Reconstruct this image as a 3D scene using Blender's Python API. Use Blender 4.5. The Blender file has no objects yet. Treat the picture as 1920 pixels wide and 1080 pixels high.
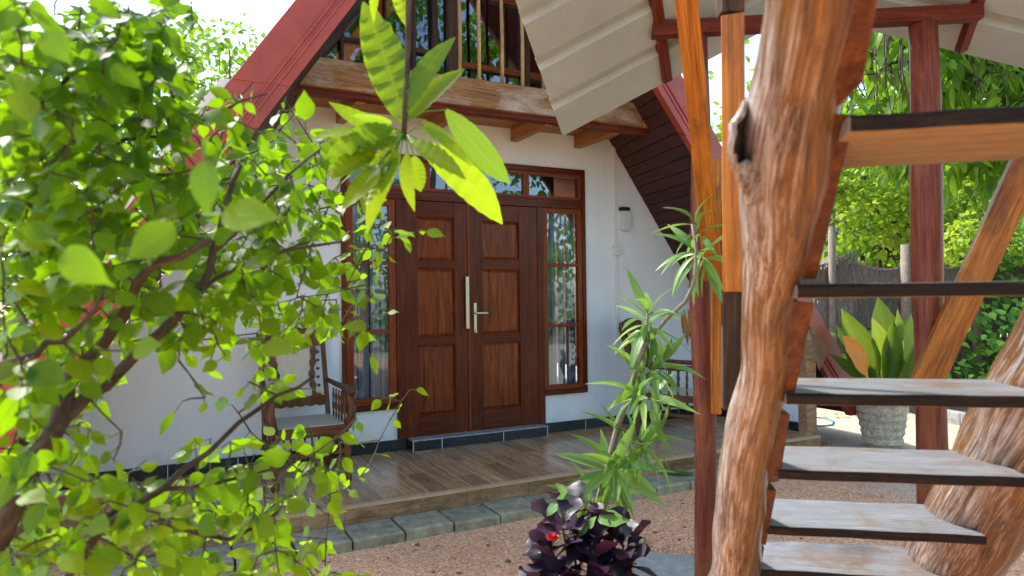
import bpy, math, random
import numpy as np
from mathutils import Vector, Matrix
random.seed(7); RNG = np.random.default_rng(7)
SC = bpy.context.scene
COL = SC.collection

# ------------------------------------------------------------------ camera (calibrated from the photograph)
FPX = 1281.238
YAW, PIT, ROL = np.radians([27.10567598, 0.80388183, -0.71437238])
CAM = np.array([-1.93031819, -5.88809721, 1.34415934])
FW = np.array([math.sin(YAW)*math.cos(PIT), math.cos(YAW)*math.cos(PIT), math.sin(PIT)])
_r = np.array([math.cos(YAW), -math.sin(YAW), 0.0]); _u = np.cross(_r, FW)
RT = _r*math.cos(ROL) + _u*math.sin(ROL)
UP = -_r*math.sin(ROL) + _u*math.cos(ROL)
cd = bpy.data.cameras.new('camera'); cam = bpy.data.objects.new('camera', cd); COL.objects.link(cam)
cam.matrix_world = Matrix(((RT[0], UP[0], -FW[0], CAM[0]), (RT[1], UP[1], -FW[1], CAM[1]), (RT[2], UP[2], -FW[2], CAM[2]), (0, 0, 0, 1)))
cd.sensor_width = 36; cd.lens = FPX/1920*36; cd.clip_start = 0.05; cd.clip_end = 600
cd.dof.use_dof = True; cd.dof.focus_distance = 4.6; cd.dof.aperture_fstop = 4.2
SC.camera = cam

# ------------------------------------------------------------------ daylight
FH = np.array([math.sin(YAW), math.cos(YAW), 0]); RH = np.array([math.cos(YAW), -math.sin(YAW), 0])
SUN_EL = math.radians(48)
_h = -0.85*RH + 0.62*FH; _h = _h/np.linalg.norm(_h)
SUN_DIR = np.array([_h[0]*math.cos(SUN_EL), _h[1]*math.cos(SUN_EL), math.sin(SUN_EL)])
SUN_AZ = math.atan2(_h[0], _h[1])
world = bpy.data.worlds.new('World'); SC.world = world; world.use_nodes = True
wn = world.node_tree.nodes; wl = world.node_tree.links
sky = wn.new('ShaderNodeTexSky'); sky.sky_type = 'NISHITA'; sky.sun_disc = False
sky.sun_elevation = SUN_EL; sky.sun_rotation = SUN_AZ; sky.air_density = 1.0; sky.dust_density = 1.6; sky.ozone_density = 1.0
bg = wn['Background']; bg.inputs[1].default_value = 0.15
wl.new(sky.outputs[0], bg.inputs[0])
sd = bpy.data.lights.new('sun', 'SUN'); sun = bpy.data.objects.new('sun', sd); COL.objects.link(sun)
sd.energy = 2.0; sd.angle = math.radians(4); sd.color = (1.0, 0.96, 0.89)
sun.rotation_euler = Vector(SUN_DIR).to_track_quat('Z', 'Y').to_euler()
SC.view_settings.view_transform = 'Standard'; SC.view_settings.look = 'None'
SC.view_settings.gamma = 1.0; SC.view_settings.exposure = 1.9; SC.view_settings.use_curve_mapping = False
SC.cycles.max_bounces = 8; SC.cycles.transmission_bounces = 6; SC.cycles.transparent_max_bounces = 8
SC.cycles.diffuse_bounces = 4; SC.cycles.caustics_reflective = False; SC.cycles.caustics_refractive = False
try:
    SC.cycles.use_denoising = True
except Exception:
    pass

# ------------------------------------------------------------------ projection helpers
def ray(px, py): return FW + RT*(px-960)/FPX - UP*(py-540)/FPX
def pt(px, py, d): return CAM + ray(px, py)*d
def onY(px, py, Y):
    v = ray(px, py); return CAM + v*((Y-CAM[1])/v[1])
def onZ(px, py, Z):
    v = ray(px, py); return CAM + v*((Z-CAM[2])/v[2])
def proj(P):
    d = np.asarray(P, float)-CAM; z = d@FW
    return 960+FPX*(d@RT)/z, 540-FPX*(d@UP)/z, z
def V3(a): return np.array(a, float)
def nrm(v):
    v = np.asarray(v, float); return v/max(1e-9, np.linalg.norm(v))
ZG = -0.18                                           # ground level (veranda floor is 0)

# ------------------------------------------------------------------ object helpers
def thing(name, label, cat, loc, group=None, rotz=0.0):
    o = bpy.data.objects.new(name, None); COL.objects.link(o); o.location = tuple(loc); o.rotation_euler = (0, 0, rotz)
    o.empty_display_size = 0.1
    o['label'] = label; o['category'] = cat
    if group: o['group'] = group
    return o
def tag(o, label, cat, group=None):
    o['label'] = label; o['category'] = cat
    if group: o['group'] = group
    return o
class MB:
    def __init__(s): s.v = []; s.f = []; s.tc = []
    def add(s, vs, fs, tc=None):
        b = len(s.v); s.v += [tuple(map(float, v)) for v in vs]; s.f += [tuple(i+b for i in f) for f in fs]
        s.tc += [tuple(map(float, t)) for t in (tc if tc is not None else vs)]
        return s
    def box(s, lo, hi):
        x0, y0, z0 = lo; x1, y1, z1 = hi
        return s.add([(x0,y0,z0),(x1,y0,z0),(x1,y1,z0),(x0,y1,z0),(x0,y0,z1),(x1,y0,z1),(x1,y1,z1),(x0,y1,z1)],
                     [(0,3,2,1),(4,5,6,7),(0,1,5,4),(1,2,6,5),(2,3,7,6),(3,0,4,7)])
    def bevbox(s, lo, hi, b):
        # box with chamfered top edges (z+)
        x0, y0, z0 = lo; x1, y1, z1 = hi
        return s.add([(x0,y0,z0),(x1,y0,z0),(x1,y1,z0),(x0,y1,z0),(x0,y0,z1-b),(x1,y0,z1-b),(x1,y1,z1-b),(x0,y1,z1-b),
                      (x0+b,y0+b,z1),(x1-b,y0+b,z1),(x1-b,y1-b,z1),(x0+b,y1-b,z1)],
                     [(0,3,2,1),(0,1,5,4),(1,2,6,5),(2,3,7,6),(3,0,4,7),(4,5,9,8),(5,6,10,9),(6,7,11,10),(7,4,8,11),(8,9,10,11)])
    def hexa(s, p):   # 8 points, bottom ring 0-3, top ring 4-7
        return s.add(p, [(0,3,2,1),(4,5,6,7),(0,1,5,4),(1,2,6,5),(2,3,7,6),(3,0,4,7)])
    def prism(s, poly, ext):
        n = len(poly); a = [V3(p) for p in poly]; e = V3(ext)
        return s.add(a+[p+e for p in a], [tuple(range(n-1,-1,-1)), tuple(range(n, 2*n))]+[(i,(i+1)%n,n+(i+1)%n,n+i) for i in range(n)])
    def tube(s, path, rad, n=8, cap=True, wob=0.0, flat=1.0):
        P = [V3(p) for p in path]; m = len(P)
        if np.isscalar(rad): rad = [rad]*m
        T = [nrm(P[min(i+1, m-1)]-P[max(i-1, 0)]) for i in range(m)]
        ref = V3((0,0,1)) if abs(T[0][2]) < .9 else V3((1,0,0))
        N = nrm(np.cross(T[0], ref)); vs = []; tc = []; L = 0
        for i in range(m):
            if i: L += np.linalg.norm(P[i]-P[i-1])
            N = nrm(N-T[i]*(N@T[i])); B = np.cross(T[i], N)
            for k in range(n):
                a = 2*math.pi*k/n; rr = rad[i]*(1+wob*(random.random()-.5))
                vs.append(P[i]+(N*math.cos(a)+B*math.sin(a)*flat)*rr); tc.append((math.cos(a)*rad[i], math.sin(a)*rad[i], L))
        fs = [(i*n+k, i*n+(k+1)%n, (i+1)*n+(k+1)%n, (i+1)*n+k) for i in range(m-1) for k in range(n)]
        if cap: fs += [tuple(range(n-1,-1,-1)), tuple(range((m-1)*n, m*n))]
        return s.add(vs, fs, tc)
    def lathe(s, prof, c=(0,0,0), n=16, axis=None):
        vs = []
        for r, z in prof:
            for k in range(n):
                a = 2*math.pi*k/n; vs.append((c[0]+r*math.cos(a), c[1]+r*math.sin(a), c[2]+z))
        m = len(prof)
        fs = [(i*n+k, i*n+(k+1)%n, (i+1)*n+(k+1)%n, (i+1)*n+k) for i in range(m-1) for k in range(n)]
        fs += [tuple(range(n-1,-1,-1)), tuple(range((m-1)*n, m*n))]
        return s.add(vs, fs)
    def build(s, name, mat, parent=None, loc=None, smooth=False, bevel=0.0, label=None, local=False):
        """vertices in world coordinates; the object's origin goes to loc (world).  local=True: vertices already local to parent."""
        me = bpy.data.meshes.new(name)
        pl = V3(parent.location) if (parent is not None and not local) else V3((0,0,0))
        if parent is not None and parent.parent is not None and not local: pl = pl+V3(parent.parent.location)
        L = V3(loc) if loc is not None else pl
        vs = [tuple(V3(v)-L) for v in s.v] if not local else s.v
        me.from_pydata(vs, [], s.f); me.update()
        at = me.attributes.new('tc', 'FLOAT_VECTOR', 'POINT'); at.data.foreach_set('vector', np.array(s.tc, np.float32).ravel())
        o = bpy.data.objects.new(name, me); COL.objects.link(o); me.materials.append(mat)
        if smooth: me.polygons.foreach_set('use_smooth', [True]*len(me.polygons))
        if parent is not None:
            o.parent = parent; o.location = tuple(L-pl) if not local else (0,0,0)
        else: o.location = tuple(L)
        if bevel:
            b = o.modifiers.new('bevel', 'BEVEL'); b.width = bevel; b.segments = 2; b.limit_method = 'ANGLE'; b.angle_limit = .7
        if label: o['label'] = label
        return o
def board(name, p0, p1, w, h, mat, parent=None, side=None, bevel=0.004, label=None, warp=0.0):
    """timber from p0 to p1 (local Z along the grain), w across, h along 'side'."""
    p0 = V3(p0); p1 = V3(p1); z = nrm(p1-p0); L = np.linalg.norm(p1-p0)
    sd_ = V3(side) if side is not None else -FW
    y = nrm(sd_-z*(sd_@z)); x = np.cross(y, z)
    m = MB(); n = 7; vs = []; fs = []
    for i in range(n):
        t = i/(n-1); dx = warp*math.sin(t*5+L)*.5; dy = warp*math.sin(t*3.3+2*L)*.5
        q = 1+.05*warp*50*math.sin(t*9+L)
        for sx, sy in ((-1,-1),(1,-1),(1,1),(-1,1)): vs.append((sx*w/2*q+dx, sy*h/2+dy, t*L))
    for i in range(n-1):
        for k in range(4): fs.append((i*4+k, i*4+(k+1)%4, (i+1)*4+(k+1)%4, (i+1)*4+k))
    fs += [(3,2,1,0), tuple(range((n-1)*4, n*4))]
    m.add(vs, fs)
    o = m.build(name, mat, None, (0,0,0), bevel=bevel, label=label)
    M = Matrix(((x[0],y[0],z[0],p0[0]),(x[1],y[1],z[1],p0[1]),(x[2],y[2],z[2],p0[2]),(0,0,0,1)))
    if parent is not None:
        o.parent = parent
        pl = V3(parent.location)
        if parent.parent is not None: pl = pl+V3(parent.parent.location)
        M = Matrix.Translation(Vector(-pl)) @ M
    o.matrix_basis = M
    return o

# ------------------------------------------------------------------ materials
def new_mat(name):
    m = bpy.data.materials.new(name); m.use_nodes = True
    return m, m.node_tree.nodes, m.node_tree.links, m.node_tree.nodes['Principled BSDF']
def ramp(nd, stops):
    r = nd.new('ShaderNodeValToRGB'); e = r.color_ramp.elements
    while len(e) < len(stops): e.new(.5)
    for el, (p, c) in zip(e, stops): el.position = p; el.color = (*c, 1) if len(c) == 3 else c
    return r
def coords(nd, lk, kind, scale, offset_random=True):
    if kind == 'tc':
        a = nd.new('ShaderNodeAttribute'); a.attribute_name = 'tc'; src = a.outputs['Vector']
    else:
        a = nd.new('ShaderNodeTexCoord'); src = a.outputs[kind]
    mp = nd.new('ShaderNodeMapping'); mp.inputs['Scale'].default_value = scale
    lk.new(src, mp.inputs['Vector'])
    if offset_random:
        oi = nd.new('ShaderNodeObjectInfo'); mu = nd.new('ShaderNodeMath'); mu.operation = 'MULTIPLY'; mu.inputs[1].default_value = 37.0
        lk.new(oi.outputs['Random'], mu.inputs[0]); cb = nd.new('ShaderNodeCombineXYZ')
        for k in range(3): lk.new(mu.outputs[0], cb.inputs[k])
        lk.new(cb.outputs[0], mp.inputs['Location'])
    return mp.outputs[0]
def noise(nd, lk, vec, scale, detail=6, rough=.6, dist=0.0):
    n = nd.new('ShaderNodeTexNoise'); n.inputs['Scale'].default_value = scale; n.inputs['Detail'].default_value = detail
    n.inputs['Roughness'].default_value = rough; n.inputs['Distortion'].default_value = dist
    lk.new(vec, n.inputs['Vector']); return n.outputs['Fac']
def mixc(nd, lk, fac, a, b, mode='MIX'):
    m = nd.new('ShaderNodeMix'); m.data_type = 'RGBA'; m.blend_type = mode
    for inp, val in ((0, fac), (6, a), (7, b)):
        if hasattr(val, 'is_linked'): lk.new(val, m.inputs[inp])
        elif isinstance(val, (int, float)): m.inputs[inp].default_value = val
        else: m.inputs[inp].default_value = (*val, 1)
    return m.outputs[2]
def bump(nd, lk, h, bs, strength=.3, dist=.01):
    b = nd.new('ShaderNodeBump'); b.inputs['Strength'].default_value = strength; b.inputs['Distance'].default_value = dist
    lk.new(h, b.inputs['Height']); lk.new(b.outputs[0], bs.inputs['Normal']); return b
def wood(name, stops, stretch=(14, 14, 1.2), kind='Object', rough=.45, coat=0.0, bumpk=.25, vary=.25, stain=None, stain_amt=.5, stain_scale=3.0, spec=.18):
    m, nd, lk, bs = new_mat(name)
    v = coords(nd, lk, kind, stretch)
    n1 = noise(nd, lk, v, 2.2, 8, .65, 1.2)
    r = ramp(nd, stops); lk.new(n1, r.inputs[0]); col = r.outputs[0]
    v2 = coords(nd, lk, kind, (stretch[0]*4, stretch[1]*4, stretch[2]*1.5))
    n2 = noise(nd, lk, v2, 3.0, 3, .7)
    r2 = ramp(nd, [(.35, (.55,.55,.55)), (.62, (1.12,1.12,1.12))]); lk.new(n2, r2.inputs[0])
    col = mixc(nd, lk, .8, col, r2.outputs[0], 'MULTIPLY')
    if stain is not None:
        v3 = coords(nd, lk, kind, (1.6, 1.6, .6)); n3 = noise(nd, lk, v3, stain_scale, 6, .7, .5)
        r3 = ramp(nd, [(.5-.12*stain_amt, (0,0,0)), (.72-.12*stain_amt, (1,1,1))]); lk.new(n3, r3.inputs[0])
        col = mixc(nd, lk, r3.outputs[0], col, stain)
    oi = nd.new('ShaderNodeObjectInfo'); hs = nd.new('ShaderNodeHueSaturation')
    mr = nd.new('ShaderNodeMapRange'); mr.inputs['To Min'].default_value = 1-vary; mr.inputs['To Max'].default_value = 1+vary
    lk.new(oi.outputs['Random'], mr.inputs['Value']); lk.new(mr.outputs[0], hs.inputs['Value']); lk.new(col, hs.inputs['Color'])
    lk.new(hs.outputs[0], bs.inputs['Base Color'])
    rr = nd.new('ShaderNodeMapRange'); rr.inputs['To Min'].default_value = rough-.1; rr.inputs['To Max'].default_value = rough+.15
    lk.new(n2, rr.inputs['Value']); lk.new(rr.outputs[0], bs.inputs['Roughness'])
    bs.inputs['Coat Weight'].default_value = coat*.3; bs.inputs['Coat Roughness'].default_value = .10; bs.inputs['Specular IOR Level'].default_value = spec
    bump(nd, lk, n2, bs, bumpk, .004)
    return m
def plain(name, col, rough=.6, nscale=20, namt=.12, bumpk=.1, metal=0.0, spec=.5, kind='Object'):
    m, nd, lk, bs = new_mat(name)
    v = coords(nd, lk, kind, (1,1,1)); n = noise(nd, lk, v, nscale, 6, .65); n0 = noise(nd, lk, v, nscale*.12, 4, .6)
    c = V3(col)
    r = ramp(nd, [(.3, tuple(c*(1-namt*1.6))), (.7, tuple(np.minimum(c*(1+namt), .95)))]); lk.new(n, r.inputs[0])
    r0 = ramp(nd, [(.35, (1-namt,)*3), (.65, (1,1,1))]); lk.new(n0, r0.inputs[0])
    lk.new(mixc(nd, lk, 1.0, r.outputs[0], r0.outputs[0], 'MULTIPLY'), bs.inputs['Base Color'])
    bs.inputs['Roughness'].default_value = rough; bs.inputs['Metallic'].default_value = metal; bs.inputs['Specular IOR Level'].default_value = spec
    if bumpk: bump(nd, lk, n, bs, bumpk, .005)
    return m
def leaf_mat(name, a, b, c, trans=.45, tcol=None, rough=.38, vein=.25, spots=0.0, gloss=.4):
    """a dark, b mid, c light; leaf to leaf variation from object random + the 'rnd' attribute"""
    m, nd, lk, bs = new_mat(name)
    at = nd.new('ShaderNodeAttribute'); at.attribute_name = 'rnd'
    oi = nd.new('ShaderNodeObjectInfo'); ad = nd.new('ShaderNodeMath'); ad.operation = 'ADD'
    lk.new(at.outputs['Fac'], ad.inputs[0]); lk.new(oi.outputs['Random'], ad.inputs[1])
    fr = nd.new('ShaderNodeMath'); fr.operation = 'FRACT'; lk.new(ad.outputs[0], fr.inputs[0])
    r = ramp(nd, [(0, a), (.55, b), (1, c)]); lk.new(fr.outputs[0], r.inputs[0]); col = r.outputs[0]
    uv = nd.new('ShaderNodeUVMap'); sp = nd.new('ShaderNodeSeparateXYZ'); lk.new(uv.outputs[0], sp.inputs[0])
    sb = nd.new('ShaderNodeMath'); sb.operation = 'SUBTRACT'; sb.inputs[1].default_value = .5; lk.new(sp.outputs[0], sb.inputs[0])
    ab = nd.new('ShaderNodeMath'); ab.operation = 'ABSOLUTE'; lk.new(sb.outputs[0], ab.inputs[0])
    mrm = nd.new('ShaderNodeMapRange'); mrm.inputs['From Min'].default_value = .008; mrm.inputs['From Max'].default_value = .03
    mrm.inputs['To Min'].default_value = 1; mrm.inputs['To Max'].default_value = 0; lk.new(ab.outputs[0], mrm.inputs['Value'])
    # side veins: bands of v - 0.7|u|
    ma = nd.new('ShaderNodeMath'); ma.operation = 'MULTIPLY_ADD'; ma.inputs[1].default_value = -.45; lk.new(ab.outputs[0], ma.inputs[0]); lk.new(sp.outputs[1], ma.inputs[2])
    si = nd.new('ShaderNodeMath'); si.operation = 'MULTIPLY'; si.inputs[1].default_value = 62; lk.new(ma.outputs[0], si.inputs[0])
    sn = nd.new('ShaderNodeMath'); sn.operation = 'SINE'; lk.new(si.outputs[0], sn.inputs[0])
    mv = nd.new('ShaderNodeMapRange'); mv.inputs['From Min'].default_value = .75; mv.inputs['From Max'].default_value = 1.0; mv.inputs['To Max'].default_value = .35
    lk.new(sn.outputs[0], mv.inputs['Value'])
    mx = nd.new('ShaderNodeMath'); mx.operation = 'MAXIMUM'; lk.new(mrm.outputs[0], mx.inputs[0]); lk.new(mv.outputs[0], mx.inputs[1])
    ml = nd.new('ShaderNodeMath'); ml.operation = 'MULTIPLY'; ml.inputs[1].default_value = vein; lk.new(mx.outputs[0], ml.inputs[0])
    col = mixc(nd, lk, ml.outputs[0], col, tuple(np.minimum(V3(c)*1.5+.03, 1)))
    tco = nd.new('ShaderNodeTexCoord'); nz = noise(nd, lk, tco.outputs['UV'], 3.0, 5, .6)
    rz = ramp(nd, [(.3, (.75,.75,.75)), (.7, (1.2,1.2,1.2))]); lk.new(nz, rz.inputs[0]); col = mixc(nd, lk, .7, col, rz.outputs[0], 'MULTIPLY')
    if spots:
        nsx = noise(nd, lk, tco.outputs['UV'], 14.0, 3, .6); rs = ramp(nd, [(.62, (0,0,0)), (.72, (1,1,1))]); lk.new(nsx, rs.inputs[0])
        mm = nd.new('ShaderNodeMath'); mm.operation = 'MULTIPLY'; mm.inputs[1].default_value = spots; lk.new(rs.outputs[0], mm.inputs[0])
        col = mixc(nd, lk, mm.outputs[0], col, (.06,.05,.01))
    lk.new(col, bs.inputs['Base Color']); bs.inputs['Roughness'].default_value = rough; bs.inputs['Specular IOR Level'].default_value = gloss
    b_ = nd.new('ShaderNodeBump'); b_.inputs['Strength'].default_value = .25; b_.inputs['Distance'].default_value = .002; lk.new(mx.outputs[0], b_.inputs['Height']); lk.new(b_.outputs[0], bs.inputs['Normal'])
    tr = nd.new('ShaderNodeBsdfTranslucent')
    tc2 = mixc(nd, lk, .55, col, tcol if tcol is not None else (.45,.62,.03)); lk.new(tc2, tr.inputs['Color'])
    mxs = nd.new('ShaderNodeMixShader'); mxs.inputs[0].default_value = trans
    lk.new(bs.outputs[0], mxs.inputs[1]); lk.new(tr.outputs[0], mxs.inputs[2])
    out = nd['Material Output']; lk.new(mxs.outputs[0], out.inputs['Surface'])
    return m
def glass_mat(name):
    m, nd, lk, bs = new_mat(name)
    bs.inputs['Base Color'].default_value = (.75,.85,.9,1); bs.inputs['Roughness'].default_value = .015
    tr = nd.new('ShaderNodeBsdfTransparent'); tr.inputs[0].default_value = (.85,.91,.95,1)
    gl = nd.new('ShaderNodeBsdfGlossy'); gl.inputs['Roughness'].default_value = .012; gl.inputs['Color'].default_value = (.9,.95,1,1)
    tc = nd.new('ShaderNodeTexCoord'); nz = noise(nd, lk, tc.outputs['Object'], 3.0, 2, .5)
    b = nd.new('ShaderNodeBump'); b.inputs['Strength'].default_value = .02; b.inputs['Distance'].default_value = .02; lk.new(nz, b.inputs['Height'])
    lk.new(b.outputs[0], gl.inputs['Normal'])
    fr = nd.new('ShaderNodeFresnel'); fr.inputs['IOR'].default_value = 1.7
    mp = nd.new('ShaderNodeMath'); mp.operation = 'MULTIPLY_ADD'; mp.inputs[1].default_value = .8; mp.inputs[2].default_value = .01; lk.new(fr.outputs[0], mp.inputs[0])
    mx = nd.new('ShaderNodeMixShader'); lk.new(mp.outputs[0], mx.inputs[0]); lk.new(tr.outputs[0], mx.inputs[1]); lk.new(gl.outputs[0], mx.inputs[2])
    lk.new(mx.outputs[0], nd['Material Output'].inputs['Surface'])
    nd.remove(bs)
    return m

def wall_mat():
    m, nd, lk, bs = new_mat('white_plaster')
    tc = nd.new('ShaderNodeTexCoord')
    n = noise(nd, lk, tc.outputs['Object'], 1.3, 5, .6); f = noise(nd, lk, tc.outputs['Object'], 90, 3, .6)
    r = ramp(nd, [(.3, (.64,.72,.76)), (.7, (.72,.80,.84))]); lk.new(n, r.inputs[0])
    mp = nd.new('ShaderNodeMapping'); mp.inputs['Scale'].default_value = (9, 9, .7); lk.new(tc.outputs['Object'], mp.inputs[0])
    st = noise(nd, lk, mp.outputs[0], 1.5, 4, .6); rs = ramp(nd, [(.55, (1,1,1)), (.8, (.88,.875,.86))]); lk.new(st, rs.inputs[0])
    c1 = mixc(nd, lk, .7, r.outputs[0], rs.outputs[0], 'MULTIPLY')
    sz = nd.new('ShaderNodeSeparateXYZ'); lk.new(tc.outputs['Object'], sz.inputs[0])
    nb_ = noise(nd, lk, tc.outputs['Object'], 7, 6, .7)
    ma = nd.new('ShaderNodeMath'); ma.operation = 'MULTIPLY_ADD'; ma.inputs[1].default_value = -1.6; lk.new(sz.outputs[2], ma.inputs[0]); lk.new(nb_, ma.inputs[2])
    rd = ramp(nd, [(.18, (0,0,0)), (.55, (.55,.55,.55))]); lk.new(ma.outputs[0], rd.inputs[0])
    c1 = mixc(nd, lk, rd.outputs[0], c1, (.50,.43,.36))
    lk.new(c1, bs.inputs['Base Color'])
    bs.inputs['Roughness'].default_value = .75; bump(nd, lk, f, bs, .08, .003)
    return m
def ground_mat():
    m, nd, lk, bs = new_mat('gravel_and_sand')
    tc = nd.new('ShaderNodeTexCoord'); P = tc.outputs['Object']
    vo = nd.new('ShaderNodeTexVoronoi'); vo.inputs['Scale'].default_value = 95; lk.new(P, vo.inputs['Vector'])
    n1 = noise(nd, lk, P, 40, 6, .75); n2 = noise(nd, lk, P, 1.1, 6, .65); n3 = noise(nd, lk, P, 240, 2, .6)
    sep = nd.new('ShaderNodeSeparateColor'); lk.new(vo.outputs['Color'], sep.inputs[0])
    rv = ramp(nd, [(0, (.45,.17,.075)), (.3, (.69,.325,.155)), (.7, (.79,.43,.22)), (1, (.86,.63,.42))]); lk.new(sep.outputs[0], rv.inputs[0])
    rb = ramp(nd, [(.3, (.86,.84,.82)), (.7, (1.18,1.16,1.14))]); lk.new(n1, rb.inputs[0])
    red = mixc(nd, lk, .9, rv.outputs[0], rb.outputs[0], 'MULTIPLY')
    rsd = ramp(nd, [(.25, (.36,.29,.20)), (.75, (.56,.48,.36))]); lk.new(n1, rsd.inputs[0])
    # sand towards the yard on the right (x > ~2.9), blended by a ragged edge
    sp = nd.new('ShaderNodeSeparateXYZ'); lk.new(P, sp.inputs[0])
    ad = nd.new('ShaderNodeMath'); ad.operation = 'MULTIPLY_ADD'; ad.inputs[1].default_value = 1.6; lk.new(n2, ad.inputs[0]); lk.new(sp.outputs[0], ad.inputs[2])
    mr = nd.new('ShaderNodeMapRange'); mr.inputs['From Min'].default_value = 3.5; mr.inputs['From Max'].default_value = 4.3; lk.new(ad.outputs[0], mr.inputs['Value'])
    col = mixc(nd, lk, mr.outputs[0], red, rsd.outputs[0])
    rp = ramp(nd, [(.3, (.82,.8,.78)), (.65, (1.06,1.05,1.04))]); lk.new(n2, rp.inputs[0])
    col = mixc(nd, lk, .9, col, rp.outputs[0], 'MULTIPLY')
    lk.new(col, bs.inputs['Base Color']); bs.inputs['Roughness'].default_value = .9
    ad2 = nd.new('ShaderNodeMath'); ad2.operation = 'ADD'; lk.new(vo.outputs['Distance'], ad2.inputs[0]); lk.new(n3, ad2.inputs[1])
    bump(nd, lk, ad2.outputs[0], bs, .4, .005)
    return m
def sheet_mat():
    m, nd, lk, bs = new_mat('cream_metal_sheet')
    tc = nd.new('ShaderNodeTexCoord'); n = noise(nd, lk, tc.outputs['Object'], 2.0, 6, .65); s = noise(nd, lk, tc.outputs['Object'], 26, 3, .6)
    r = ramp(nd, [(.3, (.28,.335,.345)), (.7, (.36,.42,.43))]); lk.new(n, r.inputs[0])
    rs = ramp(nd, [(.63, (0,0,0)), (.76, (1,1,1))]); lk.new(s, rs.inputs[0])
    mm = nd.new('ShaderNodeMath'); mm.operation = 'MULTIPLY'; mm.inputs[1].default_value = .5; lk.new(rs.outputs[0], mm.inputs[0])
    lk.new(mixc(nd, lk, mm.outputs[0], r.outputs[0], (.28,.24,.17)), bs.inputs['Base Color'])
    bs.inputs['Roughness'].default_value = .42; bump(nd, lk, n, bs, .1, .01)
    return m
def log_mat():
    m, nd, lk, bs = new_mat('varnished_log')
    v = coords(nd, lk, 'tc', (34, 34, 2.0), False); n1 = noise(nd, lk, v, 1.6, 9, .74, 1.6)
    r = ramp(nd, [(.26, (.035,.013,.005)), (.40, (.105,.042,.010)), (.53, (.20,.086,.017)), (.68, (.30,.145,.034)), (.84, (.19,.085,.020))]); lk.new(n1, r.inputs[0])
    vb = coords(nd, lk, 'tc', (13, 13, 3.2), False); n2 = noise(nd, lk, vb, 2.0, 7, .72, .8)
    rb = ramp(nd, [(.36, (.28,.19,.16)), (.52, (1,1,1))]); lk.new(n2, rb.inputs[0])
    col = mixc(nd, lk, .7, r.outputs[0], rb.outputs[0], 'MULTIPLY')
    # worn grey-white streaks, with sky sheen painted in along the left and front
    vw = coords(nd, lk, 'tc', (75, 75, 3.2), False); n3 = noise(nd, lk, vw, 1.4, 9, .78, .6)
    a = nd.new('ShaderNodeAttribute'); a.attribute_name = 'wear_sheen'
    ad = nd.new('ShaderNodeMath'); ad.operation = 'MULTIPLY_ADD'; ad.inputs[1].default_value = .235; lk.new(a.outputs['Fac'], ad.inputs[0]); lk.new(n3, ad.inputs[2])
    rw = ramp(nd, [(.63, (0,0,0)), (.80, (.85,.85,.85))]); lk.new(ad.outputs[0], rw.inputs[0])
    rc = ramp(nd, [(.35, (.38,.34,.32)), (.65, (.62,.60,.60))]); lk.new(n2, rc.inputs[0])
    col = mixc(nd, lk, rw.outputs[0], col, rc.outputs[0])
    vf = coords(nd, lk, 'tc', (150, 150, 5), False); nf = noise(nd, lk, vf, 1.6, 6, .7, .4)
    rf = ramp(nd, [(.36, (.52,.48,.46)), (.52, (1,1,1)), (.68, (1.15,1.12,1.1))]); lk.new(nf, rf.inputs[0])
    col = mixc(nd, lk, .6, col, rf.outputs[0], 'MULTIPLY')
    lk.new(col, bs.inputs['Base Color'])
    mr = nd.new('ShaderNodeMapRange'); mr.inputs['To Min'].default_value = .18; mr.inputs['To Max'].default_value = .55; lk.new(n2, mr.inputs['Value'])
    lk.new(mr.outputs[0], bs.inputs['Roughness']); bs.inputs['Coat Weight'].default_value = .6; bs.inputs['Coat Roughness'].default_value = .07; bs.inputs['Specular IOR Level'].default_value = .2
    vz = coords(nd, lk, 'tc', (60, 60, 8), False); nz = noise(nd, lk, vz, 1.5, 5, .7)
    ad3 = nd.new('ShaderNodeMath'); ad3.operation = 'ADD'; lk.new(nz, ad3.inputs[0]); lk.new(nf, ad3.inputs[1])
    bump(nd, lk, ad3.outputs[0], bs, .6, .007)
    return m
def cane_mat():
    m, nd, lk, bs = new_mat('woven_cane')
    tc = nd.new('ShaderNodeTexCoord'); n = noise(nd, lk, tc.outputs['Object'], 60, 3, .6)
    r = ramp(nd, [(.3, (.50,.45,.33)), (.7, (.62,.57,.44))]); lk.new(n, r.inputs[0]); lk.new(r.outputs[0], bs.inputs['Base Color']); bs.inputs['Roughness'].default_value = .55
    return m

M = {}
M['wall'] = wall_mat(); M['ground'] = ground_mat(); M['sheet'] = sheet_mat(); M['log'] = log_mat(); M['cane'] = cane_mat()
M['door'] = wood('mahogany_door', [(.25, (.030,.005,.003)), (.5, (.090,.015,.004)), (.75, (.16,.032,.007))], (16,16,1.1), rough=.33, coat=.35, vary=.10, bumpk=.15)
M['panel'] = wood('mahogany_panel', [(.25, (.035,.006,.002)), (.5, (.155,.031,.005)), (.75, (.27,.070,.010))], (10,10,.9), rough=.33, coat=.35, vary=.14, bumpk=.15)
M['sash'] = wood('mahogany_sash', [(.25, (.10,.017,.004)), (.5, (.20,.040,.007)), (.75, (.29,.070,.012))], (16,16,1.1), rough=.35, coat=.3, vary=.08, bumpk=.15)
M['beam'] = wood('weathered_beam', [(.25, (.10,.042,.016)), (.5, (.25,.125,.048)), (.75, (.38,.21,.090))], (18,18,1.0), rough=.6, vary=.1, stain=(.40,.35,.28), stain_amt=.1)
M['joist'] = wood('orange_joist', [(.25, (.22,.10,.035)), (.5, (.38,.19,.07)), (.75, (.48,.27,.11))], rough=.5, vary=.1)
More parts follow.
